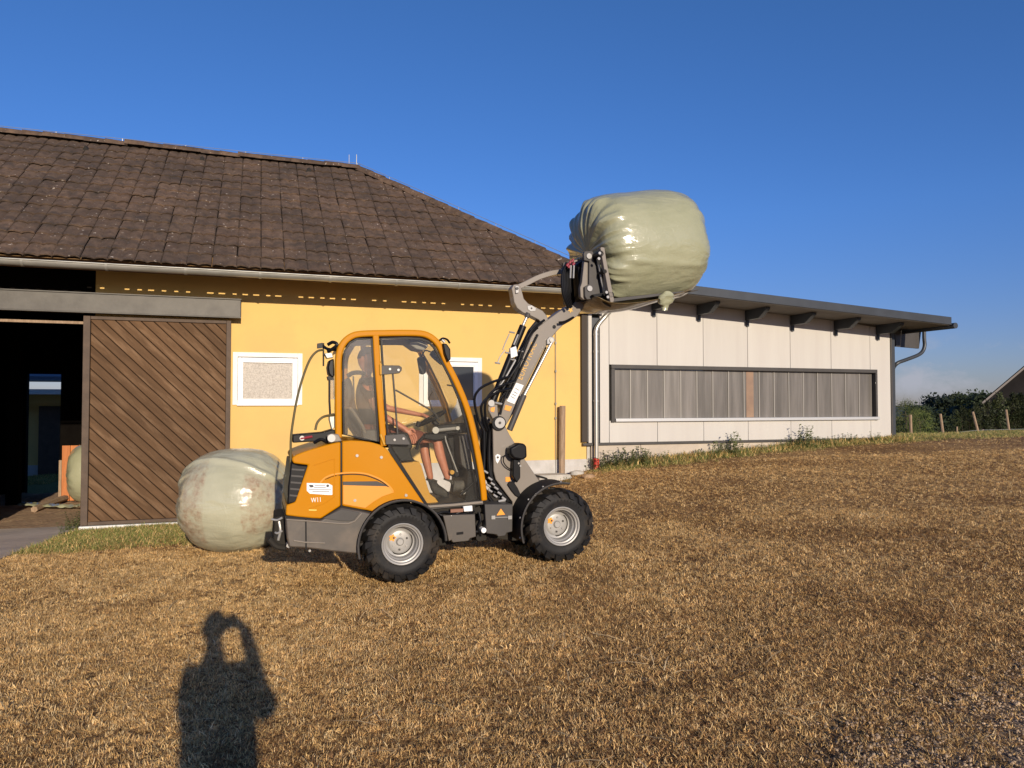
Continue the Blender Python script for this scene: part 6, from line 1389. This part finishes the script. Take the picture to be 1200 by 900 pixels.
# ------------------------------------------------------------------ grass and gravel (geometry nodes, instanced clumps)
def clump(seed, nb, L_, wdt, flat_, spread, mats_):
    rnd = random.Random(seed); mb = MB()
    for k in range(nb):
        a = rnd.uniform(0, 2*PI); b0 = Vector((rnd.gauss(0, spread), rnd.gauss(0, spread), -.004)); l_ = L_*rnd.uniform(.5, 1.3); d = Vector((math.cos(a), math.sin(a), 0)); el = rnd.uniform(*flat_); w_ = Vector((-math.sin(a), math.cos(a), 0))*wdt*rnd.uniform(.6,1.3)
        p_ = b0; pts = [p_]; e_ = el; steps = 3
        for s_ in range(steps): p_ = p_+(d*math.cos(e_)+Vector((0,0,math.sin(e_))))*l_/steps; e_ -= rnd.uniform(.1,.6); pts.append(p_)
        mb.cur = k % len(mats_)
        v = [pts[0]-w_*.5, pts[0]+w_*.5, pts[1]-w_*.5, pts[1]+w_*.5, pts[2]-w_*.35, pts[2]+w_*.35, pts[3]]
        mb.add(v, [(0,1,3,2),(2,3,5,4),(4,5,6)])
    me_ = bpy.data.meshes.new('grass_clump'); me_.from_pydata([tuple(p_) for p_ in mb.v], [], mb.f)
    for q in mats_: me_.materials.append(q)
    me_.polygons.foreach_set('material_index', mb.mi); return me_
def pebble(seed):
    rnd = random.Random(seed); mb = MB()
    for k in range(11): blob(mb, (rnd.gauss(0,.035), rnd.gauss(0,.035), .002), rnd.uniform(.003,.0065), (1.2,1,.7), seed+k, 3)
    me_ = bpy.data.meshes.new('pebble'); me_.from_pydata([tuple(p_) for p_ in mb.v], [], mb.f); me_.materials.append(mat('pebble_stone', (.46,.33,.20), (.26,.18,.11), 30, .85, objrand=.4)); return me_
def scatter(name, label, protos_, xs, ys, zoff, smin, smax, tilt=.25, pick=None):
    pc = bpy.data.collections.new(name+'_source')
    for q in protos_: pc.objects.link(bpy.data.objects.new(name+'_piece', q))
    n = len(xs); zs = gz_arr(xs, ys)+zoff
    me_ = bpy.data.meshes.new(name); me_.from_pydata(np.stack([xs, ys, zs], 1).tolist(), [], [])
    at_ = me_.attributes.new('rot', 'FLOAT_VECTOR', 'POINT'); rr = np.stack([np.random.normal(0, tilt, n), np.random.normal(0, tilt, n), np.random.uniform(0, 6.283, n)], 1).astype(np.float32); at_.data.foreach_set('vector', rr.ravel())
    at_ = me_.attributes.new('scl', 'FLOAT', 'POINT'); at_.data.foreach_set('value', np.random.uniform(smin, smax, n).astype(np.float32))
    at_ = me_.attributes.new('pick', 'INT', 'POINT'); at_.data.foreach_set('value', (np.random.randint(0, len(protos_), n) if pick is None else pick).astype(np.int32))
    o = bpy.data.objects.new(name, me_); col.objects.link(o); o['kind'] = 'stuff'; o['label'] = label; o['category'] = name.replace('_', ' ')
    ng = bpy.data.node_groups.new(name, 'GeometryNodeTree'); ng.interface.new_socket('Geometry', in_out='INPUT', socket_type='NodeSocketGeometry'); ng.interface.new_socket('Geometry', in_out='OUTPUT', socket_type='NodeSocketGeometry')
    N = ng.nodes; L = ng.links; gi = N.new('NodeGroupInput'); go = N.new('NodeGroupOutput'); ip = N.new('GeometryNodeInstanceOnPoints'); ci = N.new('GeometryNodeCollectionInfo'); ci.inputs['Collection'].default_value = pc; ci.inputs['Separate Children'].default_value = True; ci.inputs['Reset Children'].default_value = True
    def na(nm, ty): q = N.new('GeometryNodeInputNamedAttribute'); q.data_type = ty; q.inputs['Name'].default_value = nm; return q.outputs['Attribute']
    L.new(gi.outputs[0], ip.inputs['Points']); L.new(ci.outputs[0], ip.inputs['Instance']); ip.inputs['Pick Instance'].default_value = True
    L.new(na('pick', 'INT'), ip.inputs['Instance Index']); L.new(na('rot', 'FLOAT_VECTOR'), ip.inputs['Rotation']); L.new(na('scl', 'FLOAT'), ip.inputs['Scale']); L.new(ip.outputs[0], go.inputs[0])
    mo = o.modifiers.new('scatter', 'NODES'); mo.node_group = ng; return o
def pts_zone(y0, y1, dens, side=2.4):              # a band of field between two distances, wider than the view on both sides
    n = int(((y1**2-y0**2)*.73+2*side*(y1-y0))*dens); y = y0+(y1-y0)*np.random.rand(n*2); w = .73*y+side; keep = np.random.rand(n*2) < w/(.73*y1+side); y = y[keep][:n]; w = w[keep][:n]
    return (np.random.rand(len(y))*2-1)*w, y
def ok_mask(x, y):
    t, d = wall_coords(x, y); m_ = ~in_poly(x, y, ap2)
    m_ &= ~((d > -.02)&(t < seams[-1]+.2)&(d < 9)); m_ &= ~((t > T_OL-1)&(t < tW(90))&(d > -.55)); return m_
def vn(x, y, sc, seed):
    g = np.random.RandomState(seed).rand(256, 256); X_ = x*sc+1000; Y_ = y*sc+1000; i = np.floor(X_).astype(int); j = np.floor(Y_).astype(int); fx_ = X_-i; fy_ = Y_-j; fx_ = fx_*fx_*(3-2*fx_); fy_ = fy_*fy_*(3-2*fy_)
    G = lambda a, b_: g[a % 256, b_ % 256]; return (G(i,j)*(1-fx_)+G(i+1,j)*fx_)*(1-fy_)+(G(i,j+1)*(1-fx_)+G(i+1,j+1)*fx_)*fy_
zones = [pts_zone(2.6, 6, 2900), pts_zone(6, 9, 1700), pts_zone(9, 14, 650), pts_zone(14, 26, 110)]
x = np.concatenate([z_[0] for z_ in zones]); y = np.concatenate([z_[1] for z_ in zones]); mk = ok_mask(x, y); x, y = x[mk], y[mk]
gr = greenness(x, y); gv = gravelness(x, y); rn = np.random.rand(len(x)); nv_ = .5+.5*np.sin(x*3.1+2*np.sin(y*1.9))*np.sin(y*3.7+x)
dry = (rn > gr*.55)&(np.random.rand(len(x)) > gv*.75)&(np.random.rand(len(x)) < .20+1.0*(.3*vn(x,y,.9,1)+.4*vn(x,y,4,2)+.5*vn(x,y,11,3)))
dr1 = [clump(k, 17, .028, .0034, (.0, 1.3), .014, [M_straw, M_strawd, M_pale] if k < 3 else [M_strawd, M_straw, M_brn]) for k in range(6)]
dr1 += [clump(20+k, 15, .030, .0034, (.0, 1.2), .015, [M_brn, M_strawd, M_brn]) for k in range(3)]
xd, yd = x[dry], y[dry]
# browner clumps picked towards the viewer's right, and in long streaks
brn = .55*smst(xd*.42-yd*.55+3.1+.5*vn(xd, yd, .7, 5), -.3, 1.9)+.75*smst(vn(xd*.35+yd*.9, yd*.3-xd*.1, 1.1, 6)*.6+vn(xd, yd, 1.7, 7)*.55, .56, .82)
u_ = np.random.rand(len(xd)); pk = np.where(u_ < brn*.75, np.random.randint(6, 9, len(xd)), np.where(u_ < .35+brn*.6, np.random.randint(3, 6, len(xd)), np.random.randint(0, 3, len(xd))))
scatter('dry_grass', 'matted dry straw coloured grass covering the field', dr1, xd, yd, .0, .65, 1.3, pick=pk)
gk = (gr > .06)&(np.random.rand(len(x)) < gr*1.3)
xg, yg = x[gk], y[gk]; xg = np.concatenate([xg, xg+np.random.normal(0,.05,len(xg))]); yg = np.concatenate([yg, yg+np.random.normal(0,.05,len(yg))]); mk = ok_mask(xg, yg)
nb_ = 5200; tb2 = np.random.uniform(tW(703), seams[-1]+.3, nb_); db2 = -np.abs(np.random.normal(.10, .16, nb_))-.04
xb_ = W0.x+Uw.x*tb2+Nw.x*db2; yb_ = W0.y+Uw.y*tb2+Nw.y*db2; mk2 = np.random.rand(nb_) < .35+.65*vn(xb_, yb_, 1.3, 9)
scatter('verge_grass', 'ragged strip of taller green grass along the foot of the shed wall', [clump(60+k, 9, .12, .006, (.9, 1.5), .025, [M_grn, M_leaf, M_straw]) for k in range(4)], xb_[mk2], yb_[mk2], 0, .5, 1.5)
scatter('green_grass', 'greener grass growing near the barn door and along the shed', [clump(40+k, 10, .065, .0042, (.6, 1.4), .022, [M_grn, M_grn, M_straw]) for k in range(4)], xg[mk], yg[mk], 0, .7, 1.5)
gx_, gy_ = pts_zone(3.0, 5.2, 600); gg = np.random.rand(len(gx_)) < gravelness(gx_, gy_); scatter('gravel', 'small loose gravel in the near right corner of the field', [pebble(k*11) for k in range(4)], gx_[gg], gy_[gg], 0, .6, 1.5)
sx_, sy_ = pts_zone(3.0, 9, 8.0); scatter('straw_litter', 'loose longer straws lying on the field', [clump(70+k, 2, .22, .0045, (.0,.12), .03, [M_pale]) for k in range(3)], sx_, sy_, .035, .5, 1.3, .08)
print('objects', len(bpy.data.objects), 'grass', int(dry.sum()), len(xg))
